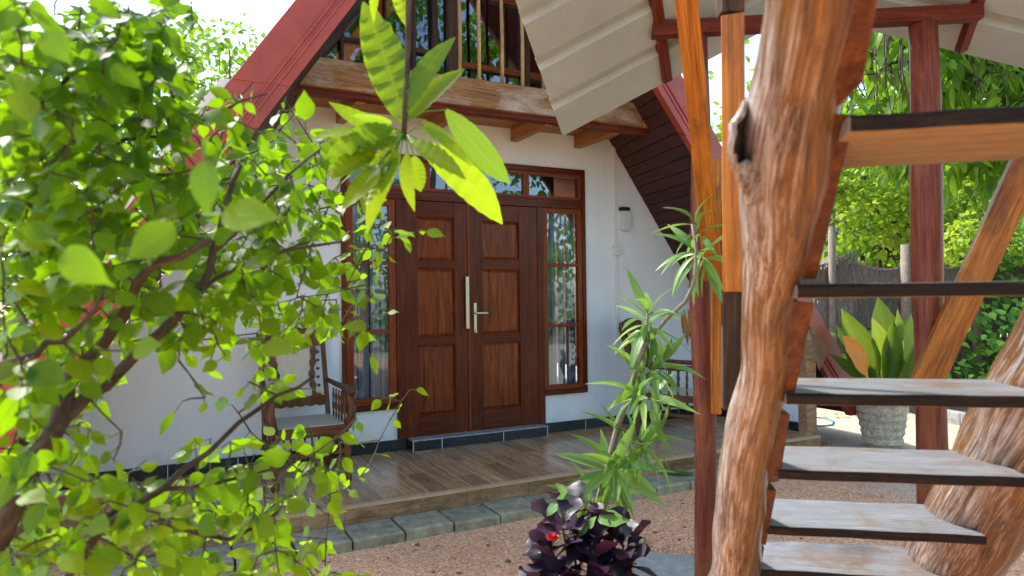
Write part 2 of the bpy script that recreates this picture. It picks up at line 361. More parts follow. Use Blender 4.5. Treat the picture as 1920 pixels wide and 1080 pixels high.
M['plank'] = wood('oiled_plank', [(.22, (.17,.045,.008)), (.5, (.40,.130,.016)), (.75, (.56,.24,.030))], (12,12,1.0), rough=.38, coat=.25, vary=.1, stain=(.07,.025,.012), stain_amt=-.15)
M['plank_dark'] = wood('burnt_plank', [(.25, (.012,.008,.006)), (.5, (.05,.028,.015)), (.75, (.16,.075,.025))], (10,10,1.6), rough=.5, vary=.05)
M['redpost'] = wood('red_brown_post', [(.25, (.075,.018,.012)), (.5, (.185,.050,.034)), (.75, (.29,.095,.062))], (18,18,1.0), 'tc', rough=.42, coat=.2, vary=.05, stain=(.30,.12,.03), stain_amt=.1, stain_scale=2.0)
M['redbeam'] = wood('red_oxide_timber', [(.25, (.055,.010,.006)), (.5, (.135,.024,.013)), (.75, (.20,.044,.024))], rough=.5, vary=.15)
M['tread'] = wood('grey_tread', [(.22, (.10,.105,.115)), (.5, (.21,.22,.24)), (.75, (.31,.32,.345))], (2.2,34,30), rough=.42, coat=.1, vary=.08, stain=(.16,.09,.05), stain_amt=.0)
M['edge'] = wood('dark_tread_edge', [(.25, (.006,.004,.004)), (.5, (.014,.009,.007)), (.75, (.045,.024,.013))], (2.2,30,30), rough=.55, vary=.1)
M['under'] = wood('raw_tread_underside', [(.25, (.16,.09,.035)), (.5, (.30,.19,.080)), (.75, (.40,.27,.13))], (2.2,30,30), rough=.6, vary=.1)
M['soffit'] = wood('maroon_soffit', [(.25, (.034,.012,.010)), (.5, (.055,.019,.016)), (.75, (.085,.030,.024))], (12,1.0,12), rough=.5, vary=.18)
M['dwood'] = wood('dark_window_wood', [(.25, (.030,.016,.012)), (.5, (.065,.034,.024)), (.75, (.10,.055,.038))], rough=.45, vary=.15)
M['bamboo'] = wood('bamboo_pole', [(.25, (.26,.16,.075)), (.5, (.42,.28,.13)), (.75, (.52,.37,.19))], (10,10,2), 'tc', rough=.45, vary=.15)
M['chair'] = wood('carved_teak', [(.25, (.05,.022,.011)), (.5, (.12,.052,.022)), (.75, (.20,.092,.040))], rough=.38, coat=.25, vary=.1)
M['tile'] = wood('wood_look_tile', [(.25, (.19,.090,.040)), (.42, (.40,.215,.095)), (.6, (.58,.345,.165)), (.8, (.70,.48,.25))], (16,.7,7), rough=.20, coat=.5, spec=.5, vary=.30, bumpk=.05)
M['riser'] = wood('wood_look_riser', [(.25, (.17,.095,.050)), (.5, (.30,.18,.095)), (.75, (.42,.27,.15))], (.8,7,7), rough=.35, vary=.25, bumpk=.05)
M['nose'] = plain('tile_nosing', (.52,.36,.21), .35, 12, .1)
M['grout'] = plain('tile_grout', (.62,.58,.52), .8, 60, .1)
M['stone'] = plain('grey_paving_stone', (.35,.32,.21), .62, 14, .30, .35)
M['slab'] = plain('concrete_slab', (.36,.36,.31), .75, 18, .18, .3)
M['skirt'] = plain('black_skirting_tile', (.010,.014,.024), .22, 30, .2, .02)
M['ledge'] = plain('grey_threshold', (.36,.38,.39), .6, 25, .3, .2)
M['grline'] = plain('white_grout', (.7,.7,.7), .7, 40, .1)
M['red'] = plain('red_metal_trim', (.37,.062,.040), .38, 6, .14, .04)
M['white'] = plain('white_paint', (.72,.71,.72), .5, 8, .06, .05)
M['pvc'] = plain('white_pvc', (.70,.71,.69), .4, 8, .03, 0)
M['black'] = plain('black_metal', (.012,.012,.016), .45, 20, .2, .05)
M['steel'] = plain('brushed_steel', (.52,.49,.40), .32, 40, .08, .05, metal=1.0)
M['curtain'] = plain('blue_grey_curtain', (.46,.53,.62), .85, 30, .1, .05)
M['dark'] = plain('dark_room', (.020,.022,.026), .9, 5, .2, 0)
M['glass'] = glass_mat('window_glass')
M['frost'] = plain('frosted_lamp_glass', (.62,.68,.66), .3, 8, .05, 0)
M['bark'] = wood('grey_bark', [(.25, (.026,.018,.012)), (.5, (.075,.055,.040)), (.75, (.14,.11,.085))], (20,20,5), 'tc', rough=.8, vary=.1, bumpk=.6)
M['barkp'] = wood('pale_bark', [(.25, (.13,.11,.09)), (.5, (.24,.21,.17)), (.75, (.34,.31,.27))], (20,20,6), 'tc', rough=.8, vary=.1, bumpk=.6)
M['pot'] = plain('mottled_concrete_pot', (.58,.49,.37), .8, 34, .28, .35)
M['soil'] = plain('dark_soil', (.035,.025,.018), .95, 30, .4, .8)
M['frond'] = wood('dry_palm_frond', [(.25, (.09,.082,.085)), (.5, (.21,.19,.19)), (.75, (.36,.33,.32))], (30,30,5), rough=.8, vary=.35, bumpk=.3)
M['hwall'] = plain('neighbour_wall', (.50,.47,.38), .8, 6, .1, .05)
M['hgreen'] = plain('dark_green_cloth', (.05,.085,.062), .8, 6, .15, .05)
M['hroof'] = plain('neighbour_roof', (.22,.22,.20), .7, 8, .2, .1)
M['hose'] = plain('teal_hose', (.05,.28,.30), .4, 20, .1, 0)
M['cavity'] = plain('dark_hollow', (.010,.008,.007), .9, 25, .4, .6)
G0, G1, G2 = (.012,.070,.004), (.045,.165,.006), (.13,.29,.008)
M['ficus'] = leaf_mat('shrub_leaf', G0, G1, G2, .55, (.38,.66,.002), .40, .28, .12, .3)
M['mango'] = leaf_mat('mango_leaf', (.06,.17,.008), (.14,.29,.010), (.27,.40,.015), .5, (.50,.66,.015), .38, .2, .3, .3)
M['mangod'] = leaf_mat('mango_leaf_old', (.03,.10,.012), (.055,.15,.016), (.09,.20,.02), .4, (.35,.55,.03), .34, .5, .5)
M['drac'] = leaf_mat('lance_leaf', (.085,.20,.050), (.17,.33,.085), (.28,.46,.09), .35, (.35,.62,.05), .34, .15)
M['croton'] = leaf_mat('purple_leaf', (.010,.006,.016), (.022,.011,.034), (.045,.014,.034), .08, (.16,.02,.05), .44, .12, 0, .5)
M['paddle'] = leaf_mat('paddle_leaf', (.020,.085,.020), (.055,.15,.018), (.15,.23,.02), .35, (.45,.55,.03), .34, .35)
M['orange'] = leaf_mat('yellowing_leaf', (.75,.22,.005), (.78,.26,.006), (.80,.32,.008), .4, (.95,.40,.01), .4, .08)
M['vine'] = leaf_mat('vine_leaf', (.035,.13,.020), (.075,.22,.025), (.15,.33,.035), .4, (.35,.62,.04), .4, .2)
M['tree'] = leaf_mat('tree_leaf', (.035,.12,.012), (.085,.23,.015), (.18,.36,.025), .5, (.40,.66,.02), .4, .1)
M['lime'] = leaf_mat('lime_leaf', (.12,.26,.02), (.22,.40,.025), (.36,.50,.04), .5, (.60,.75,.05), .45, .1)
M['brown'] = leaf_mat('dry_leaf', (.12,.065,.03), (.16,.09,.04), (.20,.12,.05), .2, (.3,.15,.05), .6, .3)

# ------------------------------------------------------------------ leaves
def leaf_template(prof, fold=.12, curl=.25, wave=0.0, skew=0.0):
    """leaf of length 1 along +Y, normal +Z; prof = [(t, halfwidth)]"""
    vs = []; uv = []; fs = []
    for i, (t, w) in enumerate(prof):
        z0 = -curl*t*t; x0 = skew*math.sin(t*3)
        wv = wave*math.sin(i*2.1)
        vs += [(x0-w, t, z0+fold*w+wv*w*2), (x0, t, z0), (x0+w, t, z0+fold*w-wv*w*2)]
        uv += [(0, t), (.5, t), (1, t)]
    for i in range(len(prof)-1):
        a = i*3; fs += [(a, a+1, a+4, a+3), (a+1, a+2, a+5, a+4)]
    return np.array(vs, np.float32), fs, np.array(uv, np.float32)
P_FICUS = [(0,.012),(.06,.15),(.16,.25),(.30,.315),(.46,.31),(.62,.235),(.76,.12),(.87,.035),(1.0,.004)]
P_OVATE = [(0,.012),(.08,.16),(.20,.27),(.36,.33),(.54,.31),(.70,.22),(.85,.10),(1.0,.004)]
P_LANCE = [(0,.018),(.1,.06),(.3,.115),(.5,.125),(.7,.095),(.87,.045),(1.0,.003)]
P_MANGO = [(0,.02),(.06,.06),(.16,.11),(.30,.15),(.45,.165),(.6,.155),(.74,.125),(.87,.075),(1.0,.006)]
def finer(prof, n=18, wav=.10):
    t0 = [p[0] for p in prof]; w0 = [p[1] for p in prof]
    return [(t, float(np.interp(t, t0, w0))*(1+wav*math.sin(i*2.3)*(t > .1))) for i, t in enumerate(np.linspace(0, 1, n))]
P_HEART = [(-.06,.10),(0,.25),(.10,.36),(.25,.40),(.42,.34),(.60,.24),(.78,.12),(1.0,.004)]
P_SPOON = [(0,.02),(.15,.05),(.35,.14),(.55,.24),(.72,.29),(.87,.22),(.96,.12),(1.0,.04)]
P_PADDLE = [(0,.02),(.12,.05),(.25,.13),(.42,.20),(.6,.205),(.76,.16),(.9,.08),(1.0,.004)]
def variants(prof, n, mat, name, fold=.15, curl=.3, wave=.05, sk=.06):
    out = []
    for i in range(n):
        q = random.uniform(.85, 1.15)
        pr = [(t, w*q) for t, w in prof]
        tm = leaf_template(pr, fold*random.uniform(.2, 1.8), curl*random.uniform(-.3, 1.5), wave*random.uniform(0, 1.6), random.uniform(-sk, sk))
        me = bpy.data.meshes.new(name); me.from_pydata([tuple(map(float, v)) for v in tm[0]], [], tm[1])
        ul = me.uv_layers.new(name='UVMap'); idx = np.empty(len(me.loops), np.int32); me.loops.foreach_get('vertex_index', idx)
        ul.data.foreach_set('uv', tm[2][idx].ravel()); me.polygons.foreach_set('use_smooth', [True]*len(me.polygons)); me.materials.append(mat)
        out.append((me, tm))
    return out
def frame(base, tip_dir, normal, size, wid=1.0):
    y = nrm(tip_dir); z = nrm(V3(normal)-y*(V3(normal)@y)); x = np.cross(y, z)
    m = np.eye(4); m[:3,0] = x*size*wid; m[:3,1] = y*size; m[:3,2] = z*size; m[:3,3] = base
    return m
def put_leaf(var, mtx, parent, name='leaf', mat=None, label=None):
    me = var[0]
    if mat is not None:
        key = me.name+'|'+mat.name
        if key not in LM:
            c = me.copy(); c.materials.clear(); c.materials.append(mat); LM[key] = c
        me = LM[key]
    o = bpy.data.objects.new(name, me); COL.objects.link(o); o.parent = parent
    m = np.array(mtx); m[:3,3] -= V3(parent.location)
    o.matrix_basis = Matrix(m.tolist())
    if label: o['label'] = label
    return o
LM = {}
def leaf_mass(name, tms, mats, mat, parent, loc=None):
    """many leaves joined in one mesh (kind stuff)"""
    n = len(mats)
    if n == 0: return None
    mats = np.array(mats, np.float32); tm = [tms[i % len(tms)] for i in range(n)]
    pl = V3(parent.location) if parent is not None else V3((0,0,0))
    VV = []; FF = []; UV = []; RN = []; off = 0
    groups = {}
    for i in range(n): groups.setdefault(i % len(tms), []).append(i)
    for k, ids in groups.items():
        v, f, uv = tms[k][0], np.array(tms[k][1], np.int32), tms[k][2]
        A = mats[ids]
        W = np.einsum('nij,vj->nvi', A[:, :3, :3], v)+A[:, None, :3, 3]-pl.astype(np.float32)
        nv = len(v); m = len(ids)
        VV.append(W.reshape(-1, 3)); FF.append((f[None]+(np.arange(m)*nv)[:, None, None]+off).reshape(-1, 4))
        UV.append(np.tile(uv, (m, 1))); RN.append(np.repeat(RNG.random(m), nv)); off += nv*m
    VV = np.concatenate(VV); FF = np.concatenate(FF); UV = np.concatenate(UV); RN = np.concatenate(RN)
    me = bpy.data.meshes.new(name); me.vertices.add(len(VV)); me.vertices.foreach_set('co', VV.astype(np.float32).ravel())
    me.loops.add(FF.size); me.loops.foreach_set('vertex_index', FF.astype(np.int32).ravel())
    me.polygons.add(len(FF)); me.polygons.foreach_set('loop_start', np.arange(len(FF), dtype=np.int32)*4)
    me.polygons.foreach_set('use_smooth', np.ones(len(FF), bool)); me.update(calc_edges=True)
    ul = me.uv_layers.new(name='UVMap'); ul.data.foreach_set('uv', UV[FF.ravel()].astype(np.float32).ravel())
    at = me.attributes.new('rnd', 'FLOAT', 'POINT'); at.data.foreach_set('value', RN.astype(np.float32))
    me.materials.append(mat)
    o = bpy.data.objects.new(name, me); COL.objects.link(o); o['kind'] = 'stuff'
    if parent is not None: o.parent = parent
    return o
def rv(s=1.0): return RNG.normal(size=3)*s

# ================================================================== GROUND
gm = MB(); n = 40; R_ = 90.0
xs = np.concatenate([np.linspace(-R_, -6, 8), np.linspace(-5, 9, 57), np.linspace(10, R_, 8)]); ys = np.concatenate([np.linspace(-R_, -9, 8), np.linspace(-8, 5, 53), np.linspace(6, R_, 8)])
vs = [(x, y, ZG+(.008*math.sin(x*2.3+y)*math.sin(y*1.7) if -5 < x < 9 and -8 < y < 5 else 0)) for y in ys for x in xs]; nx = len(xs)
fs = [(j*nx+i, j*nx+i+1, (j+1)*nx+i+1, (j+1)*nx+i) for j in range(len(ys)-1) for i in range(nx-1)]
g = gm.add(vs, fs).build('ground', M['ground'], smooth=True); g['kind'] = 'structure'; g['label'] = 'reddish gravel yard turning to pale sand on the right'
# loose gravel grains
pv = []; pf = []
M['grain'] = leaf_mat('gravel_grain', (.42,.18,.09), (.66,.34,.19), (.82,.60,.42), 0.0, (.3,.2,.1), .85, 0)
gt_v = np.array([(-.5,-.4,0),(.5,-.5,0),(.45,.5,0),(-.5,.45,0),(-.2,-.2,.55),(.25,-.2,.5),(.2,.25,.55),(-.2,.2,.45)], np.float32)
gt = (gt_v, [(4,5,6,7),(0,1,5,4),(1,2,6,5),(2,3,7,6),(3,0,4,7)], np.zeros((8,2), np.float32)+.2)
mats = []
while len(mats) < 15000:
    px = random.uniform(540, 1480); py = random.uniform(900, 1090)
    if random.random() < .25: px = random.uniform(1400, 1780); py = random.uniform(860, 1060)
    P = onZ(px, py, ZG)
    if P[1] > -1.74 and P[0] < 3.9: continue
    s = random.uniform(.004, .011); a = random.random()*6.28
    m = np.eye(4); m[:3,:3] = np.array([[math.cos(a),-math.sin(a),0],[math.sin(a),math.cos(a),0],[0,0,1]])*s; m[:3,3] = (P[0], P[1], ZG-.003); mats.append(m)
gr = leaf_mass('gravel', [gt], mats, M['grain'], None); gr['label'] = 'loose red gravel grains in front of the veranda'
gr.data.polygons.foreach_set('use_smooth', [False]*len(gr.data.polygons))

mats = []
while len(mats) < 420:
    P = onZ(random.uniform(420, 1780), random.uniform(880, 1090), ZG)
    if P[1] > -1.75 and P[0] < 3.9: continue
    sz_ = random.uniform(.012, .026)*random.random()+.008; a = random.random()*6.28
    m = np.eye(4); m[:3,:3] = np.array([[math.cos(a),-math.sin(a),0],[math.sin(a),math.cos(a),0],[0,0,.8]])*sz_; m[:3,3] = (P[0], P[1], ZG-.003); mats.append(m)
o = leaf_mass('pebbles', [gt], mats, M['grain'], None); o['label'] = 'scattered larger pebbles lying in the red gravel'
o.data.polygons.foreach_set('use_smooth', [True]*len(o.data.polygons))
mats = []
while len(mats) < 46:
    P = onZ(random.uniform(480, 1700), random.uniform(890, 1080), ZG+.006)
    if P[1] > -1.74 and P[0] < 3.9: continue
    mats.append(frame(P, rv()*V3((1,1,.05)), V3((0,0,1))+rv(.25), random.uniform(.02,.05)))
o = leaf_mass('fallen_leaves', [leaf_template(P_OVATE, .2, .3, .1)], mats, M['brown'], None); o['label'] = 'small dry leaves fallen on the red gravel'

# ================================================================== VERANDA FLOOR
YF = -1.42; XV0, XV1 = -2.1, 3.62
vb = MB().box((XV0+.02, YF+.02, ZG-.05), (XV1-.02, -.002, -.003)).build('veranda_floor', M['grout'], loc=(0, 0, 0)); vb['kind'] = 'structure'; vb['label'] = 'raised veranda floor of glossy wood-look tiles'
x = XV0; tw = .160; off_ = -.766-math.ceil((-.766-XV0)/tw)*tw
x = off_
k = 0
while x < XV1-.01:
    a, b = max(x, XV0)+.0034, min(x+tw, XV1)-.0034
    if b-a > .02:
        cuts = [YF+.03]; y = YF+.03+[.55, .95, .32, .75][k % 4]
        while y < -.12: cuts.append(y); y += .9
        cuts.append(-.004)
        for c0, c1 in zip(cuts[:-1], cuts[1:]):
            MB().bevbox((a, c0+.0022, -.02), (b, c1-.0022, 0), .0008).build('floor_tile', M['tile'], vb, loc=((a+b)/2, (c0+c1)/2, 0))
    x += tw; k += 1
MB().box((XV0, YF-.012, -.018), (XV1, YF+.029, .002)).build('nosing', M['nose'], vb)
x = XV0; k = 0
while x < XV1-.02:
    L = [.16, .33, .45, .27, .52, .35][k % 6]; e = min(x+L, XV1)
    MB().box((x+.0012, YF-.008, ZG-.04), (e-.0012, YF+.012, -.0195)).build('riser_tile', M['riser'], vb, loc=((x+e)/2, YF, 0)); x = e; k += 1
for y0 in (-1.42, -.95, -.48):
    MB().box((XV1-.012, y0+.002, ZG-.04), (XV1+.008, y0+.468, -.0195)).build('riser_tile', M['riser'], vb, loc=(XV1, y0, 0))
# lower step at the right end
MB().box((XV1+.009, YF-.02, ZG-.04), (XV1+.14, -.2, -.095)).build('end_step', M['riser'], vb, loc=(XV1, -1, -.1))

# stone border
sb = MB().box((-2.4, -1.7, ZG-.08), (3.35, -1.432, ZG-.02)).build('stone_border', M['soil'], loc=(0, -1.6, ZG)); sb['kind'] = 'structure'; sb['label'] = 'row of grey paving stones along the veranda edge'
x = -.576-.332*5; k = 0
while x < 3.1:
    d = [.0, .006, -.004, .003][k % 4]
    MB().bevbox((x+.006, -1.735+d, ZG-.06), (x+.326, -1.434, -.112+d*.6), .012).build('paving_stone', M['stone'], sb, loc=(x+.16, -1.6, -.11), bevel=.004)
    x += .332; k += 1
P = [onZ(*q, ZG) for q in ((1194,1044), (1310,1052), (1340,1140), (1180,1140))]
st = MB().hexa([(p[0], p[1], ZG-.05) for p in (P[3], P[2], P[1], P[0])]+[(p[0], p[1], ZG+.035) for p in (P[3], P[2], P[1], P[0])]).build('stepping_stone', M['slab'], loc=(*P[0][:2], ZG), bevel=.008)
tag(st, 'pale square concrete slab lying on gravel before the red post', 'paving slab')

# ================================================================== HOUSE
HL = (0.67, 0, 0)
house = thing('a_frame_house', 'A-frame house with red roof edges, white wall and double mahogany door', 'house', HL)
YR = -1.25
def line2(p, q):  # x as function of z
    return lambda z: p[0]+(q[0]-p[0])*(z-p[2])/(q[2]-p[2])
rLo = line2(onY(553,0,YR), onY(0,684,YR)); rLi = line2(onY(650,0,YR), onY(545,148,YR))
rRo = line2(onY(1275,138,YR), onY(1600,701,YR)); wR = line2(onY(1140,250,0), onY(1265,475,0))
bandL = .36
rRi = lambda z: rRo(z)-.39
rLi2 = lambda z: rLo(z)+bandL
ZT_ = 4.6
# wall
Xw0 = -2.75
def wx(px, py=700): return onY(px, py, 0)
FXL, FXR = wx(641,700)[0], wx(1097,500)[0]; ZTOP = 2.64; ZSIL = .372
DXL, DXR = wx(758,600)[0], wx(1008,600)[0]
ZW = 3.02; ZB = .1
def wallpoly(pts): return [(p[0], 0.0, p[1]) for p in pts]
w = MB()
def wl_(z): return rLo(z)+.42
w.prism(wallpoly([(wl_(0), -.05), (FXL, -.05), (FXL, ZW), (wl_(ZW), ZW)]), (0, .14, 0))
w.prism(wallpoly([(FXR, -.05), (wR(-.05), -.05), (wR(ZW), ZW), (FXR, ZW)]), (0, .14, 0))
w.prism(wallpoly([(FXL, ZTOP), (FXR, ZTOP), (FXR, ZW), (FXL, ZW)]), (0, .14, 0))
w.prism(wallpoly([(FXL, -.05), (DXL, -.05), (DXL, ZSIL), (FXL, ZSIL)]), (0, .14, 0))
w.prism(wallpoly([(DXR, -.05), (FXR, -.05), (FXR, ZSIL), (DXR, ZSIL)]), (0, .14, 0))
w.build('wall', M['wall'], house)
# dark room behind the door and upper window
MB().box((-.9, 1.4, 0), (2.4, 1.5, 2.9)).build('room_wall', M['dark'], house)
# skirting
def skirt(x0, x1, y, nm='skirting'):
    s = MB().box((x0, y-.014, .0005), (x1, y-.001, .072)); s.box((x0, y-.020, .072), (x1, y-.001, .082)); s.box((x0, y-.016, .0825), (x1, y-.001, .098))
    return s.build(nm, M['skirt'], house)
SX0, SX1 = wx(766,830)[0]+.0, wx(1016,800)[0]
skirt(-2.6, SX0-.005, 0); skirt(SX1+.005, wR(.05), 0)
MB().box((SX0, -.118, .0005), (SX1, -.003, .086)).build('door_step', M['skirt'], house)
MB().box((SX0-.003, -.125, .0865), (SX1+.003, -.003, .099)).build('threshold', M['ledge'], house)
for xx in (SX0+.004, SX1-.004, (SX0*.8+SX1*.2), (SX0*.35+SX1*.65)): MB().box((xx-.003, -.1195, .001), (xx+.003, -.1181, .086)).build('grout_line', M['grline'], house)
for xx in (-1.9, -1.4, -.95, SX1+.012, SX1+.5, SX1+1.1): MB().box((xx-.0025, -.0212, .001), (xx+.0025, -.0201, .098)).build('grout_line', M['grline'], house)

# ---- door frame, windows, leaves.  px helpers on the wall plane
def XZ(px, py): p = onY(px, py, 0); return p[0], p[2]
def fbox(nm, x0, x1, z0, z1, y0, y1, mat, par=house, bev=.003, grain='z'):
    cx, cz = (x0+x1)/2, (z0+z1)/2
    if grain == 'z': return board(nm, (cx, (y0+y1)/2, z0), (cx, (y0+y1)/2, z1), x1-x0, abs(y1-y0), mat, par, side=(0,-1,0), bevel=bev)
    return board(nm, (x0, (y0+y1)/2, cz), (x1, (y0+y1)/2, cz), z1-z0, abs(y1-y0), mat, par, side=(0,-1,0), bevel=bev)
fr = .045
ZTR0 = onY(1045, 380, 0)[2]; ZTR1 = onY(1045, 368, 0)[2]
ZD1 = 2.235
fbox('door_frame', FXL, FXL+.04, ZSIL, ZTOP, -.022, .09, M['door'])
fbox('door_frame', FXR-.04, FXR, ZSIL, ZTOP, -.022, .09, M['door'])
fbox('door_frame', FXL+.0405, FXR-.0405, ZTOP-.055, ZTOP, -.020, .09, M['door'], grain='x')
fbox('door_frame', FXL+.0405, FXR-.0405, ZD1, ZD1+.085, -.026, .09, M['door'], grain='x')
fbox('door_frame', DXL-.075, DXL+.005, ZB, ZD1-.0005, -.024, .09, M['door'])
fbox('door_frame', DXR-.005, DXR+.065, ZB, ZD1-.0005, -.024, .09, M['door'])
fbox('door_frame', FXL+.0405, DXL-.0755, ZSIL, ZSIL+.045, -.030, .09, M['door'], grain='x')
fbox('door_frame', DXR+.0655, FXR-.0405, ZSIL, ZSIL+.045, -.030, .09, M['door'], grain='x')
def curtain(x0, x1, z0, z1, par, y=.085):
    m = MB(); vs = []; n = max(8, int((x1-x0)/.005))
    for i in range(n+1):
        u = (x1-x0)*i/n; xx = x0+u+.012*math.sin(u*70); yy = y+.03+.036*math.sin(u*70)+.014*math.sin(u*43+1)
        vs += [(xx, yy, z0), (xx+.004*math.sin(i*.2), yy+.004, z1)]
    m.add(vs, [(2*i, 2*i+2, 2*i+3, 2*i+1) for i in range(n) if (i*(x1-x0)/n) % .105 < .094])
    return m.build('curtain', M['curtain'], par, smooth=True)
def glazed(x0, x1, z0, z1, bars, st=.042, name='window', label=None, cur=True, mat='sash'):
    """window: sash frame with horizontal glazing bars, panes and curtain"""
    o = MB()
    for lo, hi in (((x0, .041, z0), (x0+.02, .07, z1)), ((x1-.02, .041, z0), (x1, .07, z1)), ((x0+.0201, .041, z0), (x1-.0201, .07, z0+.02)), ((x0+.0201, .041, z1-.02), (x1-.0201, .07, z1))): o.box(lo, hi)
    o = o.build(name, M[mat], house, loc=((x0+x1)/2, .05, z0))
    if label: o['label'] = label
    fbox('sash_stile', x0, x0+st, z0, z1, -.012, .04, M[mat], o)
    fbox('sash_stile', x1-st, x1, z0, z1, -.012, .04, M[mat], o)
    fbox('sash_rail', x0+st+.0004, x1-st-.0004, z1-st, z1, -.011, .039, M[mat], o, grain='x')
    fbox('sash_rail', x0+st+.0004, x1-st-.0004, z0, z0+st, -.011, .039, M[mat], o, grain='x')
    zs = [z0+st]+[v for b in bars for v in (b-.016, b+.016)]+[z1-st]
    for b in bars: fbox('glazing_bar', x0+st+.0004, x1-st-.0004, b-.016, b+.016, -.010, .036, M[mat], o, grain='x')
    for a, b in zip(zs[::2], zs[1::2]):
        MB().box((x0+st-.004, .012, a-.003), (x1-st+.004, .017, b+.003)).build('pane', M['glass'], o)
    if cur: curtain(x0+.022, x1-.022, z0+.022, z1-.022, o)
wl0, wl1 = FXL+.042, DXL-.077; wr0, wr1 = DXR+.067, FXR-.042
zb1 = onY(1050, 497, 0)[2]; zb2 = onY(1050, 610, 0)[2]
glazed(wl0, wl1, ZSIL+.047, ZD1-.002, [zb2, zb1], st=.062)
glazed(wr0, wr1, ZSIL+.047, ZD1-.002, [zb2, zb1], st=.05)
tx = [FXL+.042, wx(800,330)[0], wx(895,340)[0], wx(986,345)[0], FXR-.042]
for a, b in zip(tx[:-1], tx[1:]): glazed(a+.001, b-.001, ZD1+.087, ZTOP-.057, [], st=.03, name='transom_window', cur=False)

XMID = wx(878,600)[0]
def leaf_door(x0, x1, pxs, rows, hand):
    o = MB().box((x0, .0, ZB+.003), (x1, .028, ZD1-.004)).build('door_leaf', M['door'], house, loc=((x0+x1)/2, .01, ZB))
    zr = []
    for (a, b) in rows: zr.append((onY(pxs, b, 0)[2], onY(pxs, a, 0)[2]))
    return o, zr
for (x0, x1, pxa, pxb, pc, rows) in (
    (DXL+.006, XMID-.012, 782, 851, 816, [(408.6,488.5),(504.6,631),(647,776)]),
    (XMID+.012, DXR-.006, 902.7, 972.7, 937.5, [(416,487.5),(505.6,625),(641.5,765)])):
    leafo, zr = leaf_door(x0, x1, pc, rows, 1)
    xa, xb = wx(pxa, 560)[0], wx(pxb, 560)[0]
    zr = sorted(zr)
    # stiles and rails stand proud of the core, panels are raised and fielded
    fbox('stile', x0, xa, ZB+.004, ZD1-.005, -.020, -.0005, M['door'], leafo, bev=.004)
    fbox('stile', xb, x1, ZB+.004, ZD1-.005, -.020, -.0005, M['door'], leafo, bev=.004)
    zc = [ZB+.004]+[v for a, b in zr for v in (a, b)]+[ZD1-.005]
    for a, b in zip(zc[::2], zc[1::2]): fbox('rail', xa+.0004, xb-.0004, a, b, -.0195, -.0005, M['door'], leafo, bev=.004, grain='x')
    for a, b in zr:
        q = .028; c = .01; pm = MB()
        pm.add([(xa+.001,-.001,a+.001),(xb-.001,-.001,a+.001),(xb-.001,-.001,b-.001),(xa+.001,-.001,b-.001),
                (xa+c,-.003,a+c),(xb-c,-.003,a+c),(xb-c,-.003,b-c),(xa+c,-.003,b-c),
                (xa+q,-.014,a+q),(xb-q,-.014,a+q),(xb-q,-.014,b-q),(xa+q,-.014,b-q)],
               [(0,1,5,4),(1,2,6,5),(2,3,7,6),(3,0,4,7),(4,5,9,8),(5,6,10,9),(6,7,11,10),(7,4,8,11),(8,9,10,11)])
        pm.build('door_panel', M['panel'], leafo, loc=((xa+xb)/2, -.01, a))
fbox('meeting_stile', XMID-.0115, XMID+.0115, ZB+.004, ZD1-.005, -.030, .02, M['sash'])
# handles
p0, p1 = XZ(871.5, 519), XZ(871.5, 616)
h = MB(); h.box((p0[0]-.017, -.062, p1[1]), (p0[0]+.017, -.048, p0[1])); h.box((p0[0]-.009, -.05, p1[1]+.06), (p0[0]+.009, -.018, p1[1]+.08)); h.box((p0[0]-.009, -.05, p0[1]-.08), (p0[0]+.009, -.018, p0[1]-.06))
h.build('pull_handle', M['steel'], house, bevel=.002)
pa, pb = XZ(889, 568), XZ(889, 624); lv = XZ(889, 587)
h = MB().box((pa[0]-.014, -.027, pb[1]), (pa[0]+.014, -.0205, pa[1]))
h.build('lock_plate', M['steel'], house, bevel=.002)
h = MB().tube([(lv[0], -.02, lv[1]), (lv[0], -.062, lv[1])], .008, 10); h.box((lv[0]-.009, -.070, lv[1]-.008), (lv[0]+.115, -.056, lv[1]+.008))
h.build('lever_handle', M['steel'], house, bevel=.003)
MB().tube([(lv[0], -.02, pb[1]+.015), (lv[0], -.048, pb[1]+.015)], .010, 12).build('lock_cylinder', M['steel'], house)

# ---- upper balcony floor: beam, joists, boards
YB = -.80
b1 = onY(580, 102, YB)[2]*.5+onY(1030, 168, YB)[2]*.5; b0 = onY(600, 163, YB)[2]*.5+onY(1043, 218, YB)[2]*.5
bxl = onY(548, 130, YB)[0]-.15; bxr = onY(1296, 215, YB)[0]+.12
board('floor_beam', (bxl, YB+.06, (b0+b1)/2), (onY(1205, 200, YB)[0], YB+.06, (b0+b1)/2), b1-b0, .12, M['beam'], house, side=(0,-1,0), bevel=.008, warp=.008)
board('floor_beam', (onY(1206, 200, YB)[0]+.001, YB+.064, (b0+b1)/2), (bxr, YB+.064, (b0+b1)/2), b1-b0-.004, .12, M['plank'], house, side=(0,-1,0), bevel=.008, warp=.006)
board('beam_ledger', (bxl, YB+.10, b0-.022), (bxr, YB+.10, b0-.022), .04, .10, M['redbeam'], house, side=(0,-1,0))
for px in (630, 800, 957, 1076, 1190):
    X = onY(px, 245, 0)[0]
    board('joist', (X+.035, YB+.125, b0+.005), (X+.035, -.002, b0+.005), .075, .12, M['joist'], house, side=(0,0,1), bevel=.004)
yy = YB+.13
while yy < -.01:
    board('ceiling_board', (bxl, yy+.055, b0+.082), (bxr, yy+.055, b0+.082), .108, .02, M['joist'], house, side=(0,0,1), bevel=.002); yy += .11
